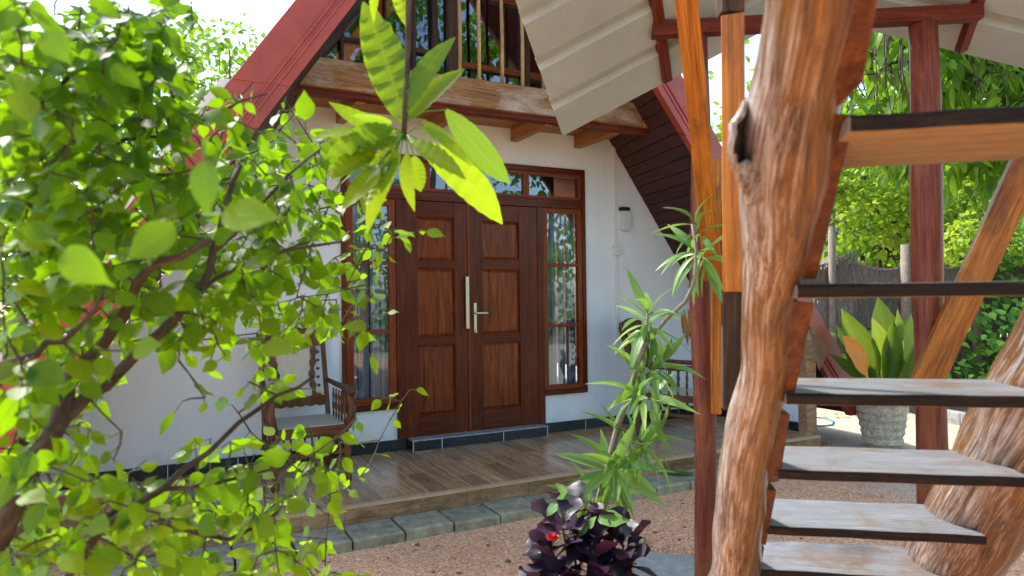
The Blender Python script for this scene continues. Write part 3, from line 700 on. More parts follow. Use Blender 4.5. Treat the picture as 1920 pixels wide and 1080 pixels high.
# ---- upper window wall behind the beam
YU = -.42
MB().prism([(bxl+.25, YU+.03, b1-.1), (bxr-.25, YU+.03, b1-.1), (bxr-1.0, YU+.03, b1+1.3), (bxl+1.1, YU+.03, b1+1.3)], (0, .006, 0)).build('upper_pane', M['glass'], house)
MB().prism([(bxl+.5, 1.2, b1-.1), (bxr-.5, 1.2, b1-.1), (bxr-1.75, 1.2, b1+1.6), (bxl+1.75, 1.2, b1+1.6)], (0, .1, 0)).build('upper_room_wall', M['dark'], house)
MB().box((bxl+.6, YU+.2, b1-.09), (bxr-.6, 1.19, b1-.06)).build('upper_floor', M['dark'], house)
for px, wd, mt, dz in ((708, .05, 'sash', 0), (722, .02, 'dwood', 0), (815, .045, 'dwood', 0), (848, .10, 'dwood', 0), (985, .07, 'dwood', 0), (640, .03, 'dwood', .0), (775, .03, 'dwood', 0)):
    X = onY(px, 80, YU)[0]
    board('mullion', (X, YU, b1-.1), (X, YU, b1+1.25), wd, .05, M[mt], house, side=(0,-1,0))
for z in (b1+.30, b1+.95):
    board('window_rail', (onY(596, 80, YU)[0], YU+.004, z), (onY(820, 80, YU)[0], YU+.004, z), .035, .04, M['dwood'], house, side=(0,-1,0))
    board('window_rail', (onY(866, 80, YU)[0], YU+.004, z-.06), (onY(1030, 80, YU)[0], YU+.004, z-.06), .05, .04, M['sash'], house, side=(0,-1,0))
for px in (862, 898, 941, 979, 1018):
    X = onY(px, 100, YB+.06)[0]
    MB().tube([(X, YB+.06, b1-.01), (X+.004, YB+.06, b1+.4), (X-.003, YB+.06, b1+.8), (X, YB+.06, b1+1.2)], .017, 8, wob=.06).build('bamboo_rail', M['bamboo'], house, smooth=True)
# pale cloth on the upper floor behind the glass
MB().lathe([(.02, .17), (.12, .16), (.19, .10), (.22, .02), (.23, 0)], (onY(655, 100, -.1)[0], .1, b1-.06), 14).build('white_cushion', M['curtain'], house, smooth=True)

# ---- roof: two steep slopes with red rake trim
YBK = 6.0
def rake(fo, fi, sgn, ztop, zbot):
    a, b = [], []
    poly = [(fo(zbot), YR, zbot), (fi(zbot), YR, zbot), (fi(ztop), YR, ztop), (fo(ztop), YR, ztop)]
    return poly
ztop = 5.9
pl = rake(rLo, rLi2, -1, ztop, ZG-.1); pr = rake(rRo, rRi, 1, ztop, .12)
for poly, s in ((pl, -1), (pr, 1)):
    poly = [poly[0], (poly[0][0]-s*.09, *poly[0][1:]), (poly[3][0]-s*.09, *poly[3][1:]), poly[3]]
    m = MB(); m.prism([(p[0], p[1]+.06, p[2]) for p in poly], (0, YBK-YR, 0)); m.build('roof', M['red'], house)
    # trim: flat board with two ribs, in lengths with lapped seams
    zc = [ZG-.05 if s < 0 else .1, .75, 1.75, 2.75, 3.55, 4.6, 5.7]
    fo, fi = (rLo, rLi2) if s < 0 else (rRo, rRi)
    for i, (z0, z1) in enumerate(zip(zc[:-1], zc[1:])):
        z1 = z1+.03; yf = YR-(.006 if i % 2 else 0.0)
        lr = lambda z, t: fo(z)*(1-t)+fi(z)*t
        t_ = MB()
        def strip(t0, t1, ya):
            t_.prism([(lr(z0, t0), ya, z0), (lr(z0, t1), ya, z0), (lr(z1, t1), ya, z1), (lr(z1, t0), ya, z1)], (0, YR+.058-ya, 0))
        strip(0, .60, yf); strip(.60, .66, yf-.014); strip(.66, .74, yf-.003); strip(.74, .80, yf-.014); strip(.80, 1.0, yf-.005)
        t_.build('rake_trim', M['red'], house, bevel=.002)
    # soffit boards running front to back
wLl = lambda z: 1.36-wR(z)
zz = .13; k = 0
fRi, fLi = rRi, rLi2
while zz < 4.4:
    z0, z1 = zz+.002, zz+.093
    for wf, ff, s in ((wR, rRi, 1), (lambda z: wLl(z), rLi2, -1)):
        o_ = .012*s
        A = [(wf(z0), .15, z0), (ff(z0), YR+.055, z0), (ff(z1), YR+.055, z1), (wf(z1), .15, z1)]
        A = [(p[0]-s*.002, p[1], p[2]) for p in A]
        MB().prism(A if s > 0 else A[::-1], (.02*s, 0, .014)).build('soffit_board', M['soffit'], house, loc=A[0], bevel=.003)
    zz += .095
# white outer edge strip of the left roof slope
m = MB(); m.prism([(rLo(1.5)-.075, YR+.01, 1.5), (rLo(1.5)-.002, YR+.01, 1.5), (rLo(2.75)-.002, YR+.01, 2.75), (rLo(2.75)-.06, YR+.01, 2.75)], (0, .8, 0)); m.build('roof_edge', M['white'], house)
m = MB(); m.prism([(rLo(ZG)-.085, YR+.01, ZG), (rLo(ZG)-.002, YR+.01, ZG), (rLo(1.48)-.002, YR+.01, 1.48), (rLo(1.48)-.07, YR+.01, 1.48)], (0, .8, 0)); m.build('roof_edge', M['white'], house)
# side wall at the right end of the veranda
cx, cy = XV1-.02, -1.30
zt = .98
MB().prism([(cx, cy+.1, .0005), (cx, -.003, .0005), (cx, -.003, 1.0), (cx, cy+.1, 1.0)], (.12, 0, 0)).build('side_wall', M['wall'], house)
MB().box((cx-.012, cy+.1, .001), (cx-.001, -.02, .09)).build('skirting', M['skirt'], house)
MB().box((cx-.01, cy, .001), (cx+.13, cy+.098, 1.0)).build('corner_post', M['riser'], house)

# ---- conduit, wall lamp, lantern
X, Z = XZ(1153.5, 470); Zt = onY(1150, 272, 0)[2]; Zl = onY(1157, 655, 0)[2]
cdt = thing('conduit', 'white plastic cable conduit with junction box on the wall right of the door', 'conduit', (X, 0, Z))
c = MB().box((X-.016, -.019, Zl), (X+.016, -.001, Z-.05)); c.box((X-.016, -.019, Z+.05), (X+.016, -.001, Zt)); c.build('pipe', M['pvc'], cdt, bevel=.002)
MB().box((X-.04, -.034, Z-.05), (X+.04, -.001, Z+.05)).build('junction_box', M['pvc'], cdt, bevel=.004)
MB().box((X-.035, -.034, Zl-.06), (X+.045, -.001, Zl)).build('socket', M['pvc'], cdt, bevel=.004)
lx, lz = XZ(1167, 394)
wlmp = thing('wall_lamp', 'small frosted glass wall lamp with black cap beside the conduit', 'lamp', (lx, 0, lz))
MB().box((lx-.05, -.07, lz-.01), (lx+.05, -.001, lz+.025)).build('cap', M['black'], wlmp, bevel=.003)
MB().box((lx-.035, -.055, lz-.22), (lx+.07, -.001, lz-.012)).build('lamp_shade', M['frost'], wlmp, bevel=.006)
Lp = onY(432, 268, -1.0)
ln = thing('lantern', 'dark metal lantern with pyramid cap hanging left of the door', 'lantern', Lp)
def sq(z, r): return [(Lp[0]-r, Lp[1]-r, Lp[2]+z), (Lp[0]+r, Lp[1]-r, Lp[2]+z), (Lp[0]+r, Lp[1]+r, Lp[2]+z), (Lp[0]-r, Lp[1]+r, Lp[2]+z)]
MB().hexa(sq(-.03, .115)+sq(.08, .012)).build('cap', M['black'], ln)
m = MB()
for sx in (-1, 1):
    for sy in (-1, 1): m.box((Lp[0]+sx*.05-.006, Lp[1]+sy*.05-.006, Lp[2]-.22), (Lp[0]+sx*.05+.006, Lp[1]+sy*.05+.006, Lp[2]-.03))
m.build('cage', M['black'], ln)
MB().hexa(sq(-.25, .07)+sq(-.22, .06)).build('base', M['black'], ln)
MB().hexa(sq(-.215, .042)+sq(-.035, .042)).build('lamp_glass', M['frost'], ln)
MB().tube([(Lp[0], Lp[1], Lp[2]+.07), (Lp[0], Lp[1], Lp[2]+.62)], .006, 6).build('hanging_rod', M['black'], ln)

# ================================================================== CHAIRS
def make_chair(label):
    c = thing('cane_armchair', label, 'armchair', (0, 0, 0), 'carved cane armchairs on the veranda')
    W, D = .255, .27; SH = .43
    def bd(nm, p0, p1, w, h, side=(0,-1,0), bev=.006): return board(nm, p0, p1, w, h, M['chair'], c, side=side, bevel=bev)
    # seat frame and caned seat
    bd('seat_rail', (-W, -D, SH-.035), (W, -D, SH-.035), .07, .045)
    bd('seat_rail', (-W+.02, D, SH-.035), (W-.02, D, SH-.035), .06, .04)
    for s in (-1, 1): bd('seat_rail', (s*W, -D+.023, SH-.035), (s*(W-.015), D, SH-.035), .06, .04, side=(s,0,0))
    def weave(nm, O, U, Vv, nu, nv, t):
        m = MB(); O = V3(O); U = V3(U); Vv = V3(Vv); N = nrm(np.cross(U, Vv)); uu = nrm(U); vv = nrm(Vv)
        for i in range(nu+1):
            q = O+U*i/nu+N*t*.3; m.hexa([q-uu*t-N*t*.4, q+uu*t-N*t*.4, q+uu*t+Vv-N*t*.4, q-uu*t+Vv-N*t*.4, q-uu*t+N*t*.4, q+uu*t+N*t*.4, q+uu*t+Vv+N*t*.4, q-uu*t+Vv+N*t*.4])
        for i in range(nv+1):
            q = O+Vv*i/nv-N*t*.3; m.hexa([q-vv*t-N*t*.4, q+vv*t-N*t*.4, q+vv*t+U-N*t*.4, q-vv*t+U-N*t*.4, q-vv*t+N*t*.4, q+vv*t+N*t*.4, q+vv*t+U+N*t*.4, q-vv*t+U+N*t*.4])
        o = m.build(nm, M['cane'], c, (0,0,0)); o['kind'] = 'stuff'; return o
    weave('cane_seat', (-W+.02, -D+.02, SH+.002), (2*W-.04, 0, 0), (0, 2*D-.04, 0), 34, 32, .0052)
    # back: raked posts, cane panel in a carved frame
    rake_ = .20; BH = .66
    def bp(x, t): return (x, D+rake_*t, SH-.06+BH*t)
    for s in (-1, 1):
        bd('back_post', bp(s*(W-.01), 0), bp(s*(W-.01), 1.02), .035, .04)
        MB().lathe([(.012,0),(.022,.015),(.014,.03),(.02,.045),(.004,.065)], bp(s*(W-.01), 1.0), 10).build('finial', M['chair'], c, (0,0,0), smooth=True)
        # carved side splats, with pierced edge
        m = MB()
        vs = []; ns = 30
        for k in range(ns+1):
            t = .28+.66*k/ns; c0 = .150+.014*math.sin(t*9); hw = .020+.007*math.sin(k*1.05)
            y_, z_ = bp(0, t)[1:]
            vs += [(s*(c0-hw), y_-.013, z_), (s*(c0+hw), y_-.013, z_), (s*(c0+hw), y_+.013, z_), (s*(c0-hw), y_+.013, z_)]
        m.add(vs, [(k*4+j, k*4+(j+1)%4, k*4+4+(j+1)%4, k*4+4+j) for k in range(ns) for j in range(4)]+[(3,2,1,0), (ns*4, ns*4+1, ns*4+2, ns*4+3)])
        for k in range(6):
            t = .33+.1*k; q = V3(bp(s*(.192+.006*math.sin(t*9)), t)); m.tube([q+V3((0,-.010,0)), q+V3((0,.010,0))], .013, 7)
        m.build('carved_splat', M['chair'], c, (0,0,0), smooth=False)
    for t, hgt in ((.26, .07), (.98, .10)):
        m = MB(); prof = []; n = 24
        for i in range(n+1):
            xx = -W+.025+(2*W-.05)*i/n; sc = .012*abs(math.sin(i*math.pi/4))
            prof.append((xx, sc))
        top = [(xx, *bp(0, t)[1:]) for xx, sc in prof]
        vs = []
        for (xx, sc) in prof:
            y_, z_ = bp(0, t)[1:]
            arch = .05*math.cos(xx/W*1.5) if t > .5 else 0
            vs += [(xx, y_-.014, z_-hgt/2-(sc if t < .5 else 0)), (xx, y_-.014, z_+hgt/2+arch+(sc if t > .5 else 0)), (xx, y_+.014, z_+hgt/2+arch+(sc if t > .5 else 0)), (xx, y_+.014, z_-hgt/2-(sc if t < .5 else 0))]
        fs = []
        for i in range(n):
            for k in range(4): fs.append((i*4+k, i*4+(k+1)%4, (i+1)*4+(k+1)%4, (i+1)*4+k))
        m.add(vs, fs+[(3,2,1,0), tuple(range(n*4, n*4+4))]); m.build('crest_rail', M['chair'], c, (0,0,0))
    a = V3(bp(-.125, .31)); b = V3(bp(.125, .31)); e = V3(bp(-.125, .92))
    weave('cane_back', a, b-a, e-a, 20, 32, .0047)
    # arms with scrolled ends, spindles below
    AH = .25
    for s in (-1, 1):
        y0 = D+rake_*.36-.02
        pth = [(s*(W-.01), y0, SH+AH+.02), (s*(W+.02), .1, SH+AH), (s*(W+.035), -.1, SH+AH-.005), (s*(W+.03), -D-.01, SH+AH+.005), (s*(W+.025), -D-.05, SH+AH-.02)]
        MB().tube(pth, [.018,.022,.024,.028,.026], 10).build('arm', M['chair'], c, (0,0,0), smooth=True)
        post = [(s*W, -D, SH-.02), (s*(W+.025), -D-.02, SH+.06), (s*(W+.035), -D-.025, SH+.12), (s*(W+.015), -D, SH+.19), (s*(W+.028), -D-.01, SH+AH)]
        MB().tube(post, [.026,.034,.032,.020,.026], 10).build('arm_post', M['chair'], c, (0,0,0), smooth=True)
        for k in range(5):
            yk = -D+.09+k*.085
            MB().lathe([(.006,0),(.010,.03),(.006,.05),(.013,.09),(.007,.13),(.012,.17),(.006,.20),(.008,AH-.025)], (s*(W+.004), yk, SH-.005), 8).build('spindle', M['chair'], c, (0,0,0), smooth=True)
            if k < 4: MB().lathe([(.006,0),(.012,.03),(.006,.06),(.010,.10)], (s*(W-.01), yk, SH-.175), 8).build('spindle', M['chair'], c, (0,0,0), smooth=True)
        bd('side_stretcher', (s*W, -D+.02, SH-.19), (s*(W-.015), D, SH-.19), .03, .03, side=(s,0,0))
        # front legs turned, back legs plain
        MB().lathe([(.020,0),(.030,.02),(.032,.05),(.016,.075),(.022,.09),(.017,.11),(.026,.17),(.030,.24),(.020,.29),(.030,.31),(.030,SH-.07)], (s*W, -D, 0), 14).build('leg', M['chair'], c, (0,0,0), smooth=True)
        bd('leg', (s*(W-.01), D+.06, 0), (s*(W-.01), D, SH-.04), .038, .04)
    bd('front_stretcher', (-W+.02, -D, SH-.19), (W-.02, -D, SH-.19), .035, .035)
    for k in range(9):
        xk = -W+.06+k*(2*W-.12)/8
        MB().lathe([(.005,0),(.010,.03),(.005,.06),(.009,.10)], (xk, -D, SH-.172), 8).build('spindle', M['chair'], c, (0,0,0), smooth=True)
    return c
def copy_tree(o, parent=None):
    c = o.copy(); COL.objects.link(c)
    if parent is not None: c.parent = parent
    for ch in list(o.children): copy_tree(ch, c)
    return c
ch = make_chair('carved wooden armchair with white cane back, behind the leaves left of the door')
ch2 = copy_tree(ch); ch2['label'] = 'carved wooden armchair with spindle arms, half hidden behind the red post'
q = onZ(652, 905, 0)            # front right foot of the left chair
a = math.radians(1); dx = np.array([.255*math.cos(a)+.27*math.sin(a), .255*math.sin(a)-.27*math.cos(a)])
ch.location = (q[0]-dx[0], q[1]-dx[1], 0); ch.rotation_euler = (0, 0, a)
q = onZ(1308, 832, 0); a = math.radians(30); dx = np.array([-.255*math.cos(a)+.27*math.sin(a), -.255*math.sin(a)-.27*math.cos(a)])
ch2.location = (q[0]-dx[0], q[1]-dx[1], 0); ch2.rotation_euler = (0, 0, a)

# ================================================================== CANOPY (metal sheet roof on red posts)
def rake_pt(px, py):
    k = (px-960)/FPX; d = 3.951/(1+.118*k); return pt(px, py, d)
Bq = rake_pt(1055, 255); Aq = rake_pt(1497, 24); Eq = rake_pt(2060, 163)
DV = nrm(RT*.3435-UP*.554+FW)              # downward, away from the stairs
canopy = thing('canopy', 'cream corrugated metal canopy on red posts above the wooden stairs', 'canopy', (*pt(1530, 900, 3.5)[:2], ZG))
NU = nrm(np.cross(DV, Aq-Bq)); NU = NU if NU[2] > 0 else -NU
def sheet(P, Q, name):
    N = nrm(np.cross(DV, Q-P)); N = N if N[2] > 0 else -N
    prof = []; s = 0.0
    while s < 3.1:
        for a, h in ((0, 0), (.215, 0), (.235, .028), (.275, .028), (.295, 0)): prof.append((s+a, h))
        s += .296
    prof = [(-.0, 0)]+prof[1:]
    m = MB(); vs = []; nn = 6
    for a, h in prof:
        for k in range(nn):
            q = P+(Q-P)*k/(nn-1)-DV*a+N*h; vs.append(q)
    fs = [(i*nn+k, i*nn+k+1, (i+1)*nn+k+1, (i+1)*nn+k) for i in range(len(prof)-1) for k in range(nn-1)]
    m.add(vs, fs); o = m.build(name, M['sheet'], canopy)
    sm = o.modifiers.new('thickness', 'SOLIDIFY'); sm.thickness = .004
    return o, N
sh1, N1 = sheet(Bq, Aq, 'roof_sheet'); sh2, N2 = sheet(Aq, Eq, 'roof_sheet')
bl, br = pt(1222, 57, 3.52), pt(1838, 24, 3.40)
board('beam', bl, br, .075, .075, M['redbeam'], canopy, side=(0,0,1), bevel=.005)
def purlin(px, py, dpt, ux, d_end=3.0, w=.055, h=.085, mat='redbeam'):
    e = rake_pt(px, py); board('purlin', e, e-DV*d_end, w, h, M[mat], canopy, side=NU, bevel=.004)
purlin(1247, 146, 0, 0, 2.6); purlin(1797, 90, 0, 0, 2.6)
e = Aq-NU*.05+DV*.02; MB().tube([e, e-DV*2.8], .035, 10, wob=.05).build('ridge_pole', M['bamboo'], canopy, smooth=True)
def post(px, d, r, top, name='post'):
    g0 = pt(px, 549, d); base = V3((g0[0], g0[1], ZG-.1)); tp = V3((g0[0], g0[1], top))
    n = 14; path = [base+(tp-base)*i/(n-1)+V3((.006*math.sin(i*1.1+px), .006*math.cos(i*.9), 0)) for i in range(n)]
    return MB().tube(path, [r*(1+.05*math.sin(i*.8+px)-.004*i) for i in range(n)], 18, wob=.025).build(name, M['redpost'], canopy, smooth=True)
post(1316, 3.50, .056, bl[2]-.02); post(1741, 3.42, .073, br[2]-.02)
# knee brace nailed to the right post
board('knee_brace', pt(1729, 735, 3.28), pt(2030, 70, 3.15), .125, .11, M['plank'], canopy, side=-FW+RT*-.45, bevel=.006, warp=.006)
# boards nailed along the left post
board('hanger_plank', pt(1339, 521, 3.36), pt(1277, -90, 2.55), .085, .05, M['plank'], canopy, side=-FW-RT*.35, bevel=.004, warp=.006)
board('post_board', pt(1343, 776, 3.38), pt(1341, 300, 3.38), .05, .04, M['plank'], canopy, side=-FW-RT*.2, bevel=.006)
MB().tube([pt(1339,525,3.31), pt(1338,640,3.31), pt(1335,742,3.31)], .0022, 5).build('wire', M['brown'], canopy)

# ================================================================== LOG STAIRCASE
TD = RH*math.cos(math.radians(10.6))-FH*math.sin(math.radians(10.6))     # along the treads, to the right
SDn = FH*math.cos(math.radians(10.6))+RH*math.sin(math.radians(10.6))    # away from the viewer
r_ = .220; d0 = 5.12*r_; c_ = 1.082*r_; e_ = .076*r_
stair = thing('log_staircase', 'open wooden staircase of grey plank treads between two varnished logs', 'staircase', (*pt(1560, 900, 1.9)[:2], ZG))
def near_pt(i, px):
    z = CAM[2]-(i*r_-e_); d = d0+i*c_
    k = 1700; v = ray(k, 549); P0 = CAM+v*d; P0[2] = z
    lo, hi = -3, 3
    for _ in range(60):
        md = (lo+hi)/2
        if proj(P0+TD*md)[0] < px: lo = md
        else: hi = md
    return P0+TD*lo
treads = {-2: (1600, 2160), -1: (1592, 2120), 0: (1494, 2030), 1: (1474, 1985), 2: (1458, 1935), 3: (1438, 1850), 4: (1420, 1790), 5: (1385, 1745), 6: (1375, 1700)}
for i, (xl, xr) in treads.items():
    A = near_pt(i, xl); B = near_pt(i, xr); th = .024; dp = .275
    L = np.linalg.norm(B-A); m = MB(); n = 9; top = []; bot = []
    for k in range(n):
        t = k/(n-1); wv = .003*math.sin(k*1.7+i)
        q = A+(B-A)*t+SDn*wv
        top.append(q); 
    vs = []
    for q in top:
        z = V3((0,0,1)); far = q+SDn*(dp+.004*math.sin(q[0]*9))
        bv = .004
        vs += [q-z*th, q-z*bv, q+SDn*bv, far, far-z*th]
    fs = []
    for k in range(n-1):
        for j in range(5): fs.append((k*5+j, k*5+(j+1)%5, (k+1)*5+(j+1)%5, (k+1)*5+j))
    fs += [tuple(range(4,-1,-1)), tuple(range((n-1)*5, n*5))]
    # local axes: X along tread
    m.add(vs, fs); o = m.build('tread', M['tread'], stair, loc=(A+B)/2, bevel=.0035)
    Rm = np.array([TD, SDn, (0,0,1)]).T
    co = np.array([v.co[:] for v in o.data.vertices])@Rm
    o.data.vertices.foreach_set('co', co.astype(np.float32).ravel()); o.data.update()
    pl_ = Matrix(((Rm[0][0],Rm[0][1],Rm[0][2],0),(Rm[1][0],Rm[1][1],Rm[1][2],0),(Rm[2][0],Rm[2][1],Rm[2][2],0),(0,0,0,1)))
    o.matrix_basis = Matrix.Translation(o.location) @ pl_
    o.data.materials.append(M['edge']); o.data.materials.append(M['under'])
    # front edge coloured near-black, underside brown
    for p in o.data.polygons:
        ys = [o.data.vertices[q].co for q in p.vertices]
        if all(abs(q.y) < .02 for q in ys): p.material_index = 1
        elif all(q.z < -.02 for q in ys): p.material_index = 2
def log(name, keys, radk, n=26, sub=7, wear_sheen_fn=None, bul=.045, seed=1):
    rnd = random.Random(seed)
    K = [V3(pt(*k)) if len(k) == 3 else V3(k) for k in keys]
    # catmull-rom
    P = []; Rr = []
    for i in range(len(K)-1):
        p0, p1, p2, p3 = K[max(i-1,0)], K[i], K[i+1], K[min(i+2, len(K)-1)]
        for s in range(sub):
            t = s/sub
            P.append(.5*((2*p1)+(-p0+p2)*t+(2*p0-5*p1+4*p2-p3)*t*t+(-p0+3*p1-3*p2+p3)*t**3)); Rr.append(radk[i]*(1-t)+radk[i+1]*t)
    P.append(K[-1]); Rr.append(radk[-1])
    m = MB(); M_ = len(P); T = [nrm(P[min(i+1,M_-1)]-P[max(i-1,0)]) for i in range(M_)]
    vs = []; tc = []; wear_sheen = []; L = 0
    ph = [rnd.random()*6 for _ in range(8)]
    for i in range(M_):
        if i: L += np.linalg.norm(P[i]-P[i-1])
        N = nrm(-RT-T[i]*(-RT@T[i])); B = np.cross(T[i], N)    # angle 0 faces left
        for k in range(n):
            a = 2*math.pi*k/n
            f = 1+bul*(math.sin(2*a+L*6+ph[0])*.5+math.sin(3*a-L*11+ph[1])*.4+math.sin(5*a+L*17+ph[2])*.3+math.sin(L*23+a+ph[3])*.35+.25*math.sin(9*a+L*5+ph[4])*.6)
            vs.append(P[i]+(N*math.cos(a)+B*math.sin(a))*Rr[i]*f); tc.append((math.cos(a)*Rr[i], math.sin(a)*Rr[i], L))
            wear_sheen.append((.10+.90*max(0, math.cos(a-.35)))*(1 if math.cos(a-.9) > -.2 else .3)*(wear_sheen_fn(i/(M_-1)) if wear_sheen_fn else 1))  # left-facing mask shared by real wear and painted sheen
    fs = [(i*n+k, i*n+(k+1)%n, (i+1)*n+(k+1)%n, (i+1)*n+k) for i in range(M_-1) for k in range(n)]
    fs += [tuple(range(n-1,-1,-1)), tuple(range((M_-1)*n, M_*n))]
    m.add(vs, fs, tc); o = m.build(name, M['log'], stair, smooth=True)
    at = o.data.attributes.new('wear_sheen', 'FLOAT', 'POINT'); at.data.foreach_set('value', np.array(wear_sheen, np.float32))
    return o
ldep = lambda y: float(np.interp(y, [-200, 0, 215, 538, 740, 890, 997, 1074, 1240], [.72, .84, .98, 1.24, 1.48, 1.72, 1.96, 2.2, 2.85]))
Lk = [(1305,1240), (1372,1090), (1383,1000), (1393,900), (1409,800), (1434,700), (1440,620), (1444,540), (1460,450), (1466,380), (1472,310), (1484,220), (1504,120), (1528,0), (1546,-110)]
Lw = [46, 43, 44, 46, 47, 45, 47, 48, 64, 76, 85, 86, 84, 92, 96]
log('stringer_log', [(x, y, ldep(y)) for x, y in Lk], [w_*ldep(y)/FPX for (x, y), w_ in zip(Lk, Lw)], wear_sheen_fn=lambda t: .62+.42*abs(math.sin(t*6+.4)), seed=3)
Rk = [(1735,1160), (1778,1065), (1842,950), (1905,845), (1985,715), (2060,590), (2160,420)]
Rw = [84, 80, 84, 90, 104, 112, 130]
log('stringer_log', [(x, y, ldep(y)+.10) for x, y in Rk], [w_*(ldep(y)+.1)/FPX for (x, y), w_ in zip(Rk, Rw)], wear_sheen_fn=lambda t: .8, seed=8)
# hollow knot where a limb was cut
knot = MB(); kp = [pt(1408, 330, 1.06), pt(1392, 265, 1.045), pt(1389, 205, 1.03)]
kn = []
ring_n = 14
ring_n = 26
def ringp(cx, cy, rx, ry, d, jag=.0):
    o_ = []
    for k in range(ring_n):
        a = 2*math.pi*k/ring_n; q = 1+jag*(math.sin(k*1.9)+.7*math.sin(k*3.1+1))
        o_.append(pt(cx+rx*q*math.cos(a)+14*math.sin(a)*(-1), cy+ry*q*math.sin(a), d+.02*math.cos(a)))
    return o_
r0 = ringp(1430, 275, 46, 112, 1.04, .03); r1 = ringp(1405, 252, 40, 74, .985, .07); r2 = ringp(1405, 250, 25, 55, .979, .11); r3 = ringp(1412, 262, 18, 40, 1.035, .05)
knot.add(r0+r1+r2+r3, [(i*ring_n+k, i*ring_n+(k+1)%ring_n, (i+1)*ring_n+(k+1)%ring_n, (i+1)*ring_n+k) for i in range(3) for k in range(ring_n)]+[tuple(range(3*ring_n, 4*ring_n))])
ko = knot.build('hollow_knot', M['log'], stair, smooth=True); ko.data.materials.append(M['cavity'])
at = ko.data.attributes.new('wear_sheen', 'FLOAT', 'POINT'); at.data.foreach_set('value', np.array([.9]*len(ko.data.vertices), np.float32))
for i, p in enumerate(ko.data.polygons):
    if i >= 2*ring_n: p.material_index = 1  # inner faces of the hollow coloured near-black
# stepped cleats cut on the inner face
M['cleat'] = wood('cut_log_face', [(.25, (.030,.010,.005)), (.5, (.10,.028,.009)), (.75, (.20,.065,.017))], (16,16,3), rough=.4, coat=.3, vary=.12)
for (a, b, c, d, y) in (((1560,-70),(1660,-68),(1622,150),(1560,212), 60), ((1545,211),(1605,214),(1533,522),(1490,522), 250), ((1470,561),(1528,568),(1491,741),(1450,756), 560),
                     ((1430,772),(1483,777),(1462,903),(1425,908), 800), ((1412,915),(1457,920),(1437,1022),(1400,1024), 950), ((1395,1025),(1434,1027),(1420,1110),(1380,1110), 1040)):
    dd = [ldep(q[1])-.055 for q in (a, b, c, d)]
    P = [pt(q[0], q[1], k) for q, k in zip((a, b, c, d), dd)]
    MB().prism(P, SDn*.12).build('cleat', M['cleat'], stair, bevel=.004)
# upright board leaning on the log shoulder
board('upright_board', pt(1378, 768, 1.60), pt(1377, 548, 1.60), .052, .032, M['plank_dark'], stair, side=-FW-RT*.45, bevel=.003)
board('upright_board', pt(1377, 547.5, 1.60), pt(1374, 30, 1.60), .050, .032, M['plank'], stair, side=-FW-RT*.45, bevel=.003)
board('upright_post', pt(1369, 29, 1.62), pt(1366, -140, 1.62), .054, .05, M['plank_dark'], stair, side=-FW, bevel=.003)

# ================================================================== PLANTS
def twig_system(name_b, mains, radii, tips, parent, mat, r_tip=.0022, nseg=6, step=.05, droop=.02):
    """mains: list of world polylines; tips attach to the nearest existing node.  returns list of (pos, dir) sample nodes along the twigs"""
    nodes = []
    for P, R in zip(mains, radii):
        P = [V3(p) for p in P]
        Q = []; RR = []
        for i in range(len(P)-1):
            k = max(2, int(np.linalg.norm(P[i+1]-P[i])/.05))
            p0, p1, p2, p3 = P[max(i-1,0)], P[i], P[i+1], P[min(i+2,len(P)-1)]
            for s in range(k):
                t = s/k; Q.append(.5*((2*p1)+(-p0+p2)*t+(2*p0-5*p1+4*p2-p3)*t*t+(-p0+3*p1-3*p2+p3)*t**3)+rv(.003)); RR.append(R[0]+(R[1]-R[0])*(i+t)/(len(P)-1))
        Q.append(P[-1]); RR.append(R[1])
        MB().tube(Q, RR, 8, wob=.12).build(name_b, mat, parent, smooth=True)
        nodes += Q
    samples = []; tw = MB()
    arr = np.array(nodes)
    tips = sorted([V3(t) for t in tips], key=lambda t: np.min(np.linalg.norm(arr-t, axis=1)))
    N = list(arr)
    for t in tips:
        A = np.array(N); d = np.linalg.norm(A-t, axis=1); j = int(np.argmin(d)); b = A[j]; L = d[j]
        if L < .02: continue
        n = max(2, int(L/step)); pth = []
        off = rv(.12*L)
        for s in range(n+1):
            u = s/n; q = b+(t-b)*u+off*math.sin(u*math.pi)*.6-V3((0,0,1))*droop*L*2*u*u
            pth.append(q)
        r0_ = min(.0042, r_tip*.8+.0012*L*4)
        tw.tube(pth, [r0_+(r_tip*.6-r0_)*s/n for s in range(n+1)], 5, cap=False)
        for s in range(1, n+1):
            N.append(pth[s]); samples.append((pth[s], nrm(pth[s]-pth[s-1])))
    o = tw.build('twigs', mat, parent, smooth=True); o['kind'] = 'stuff'
    return samples, tw

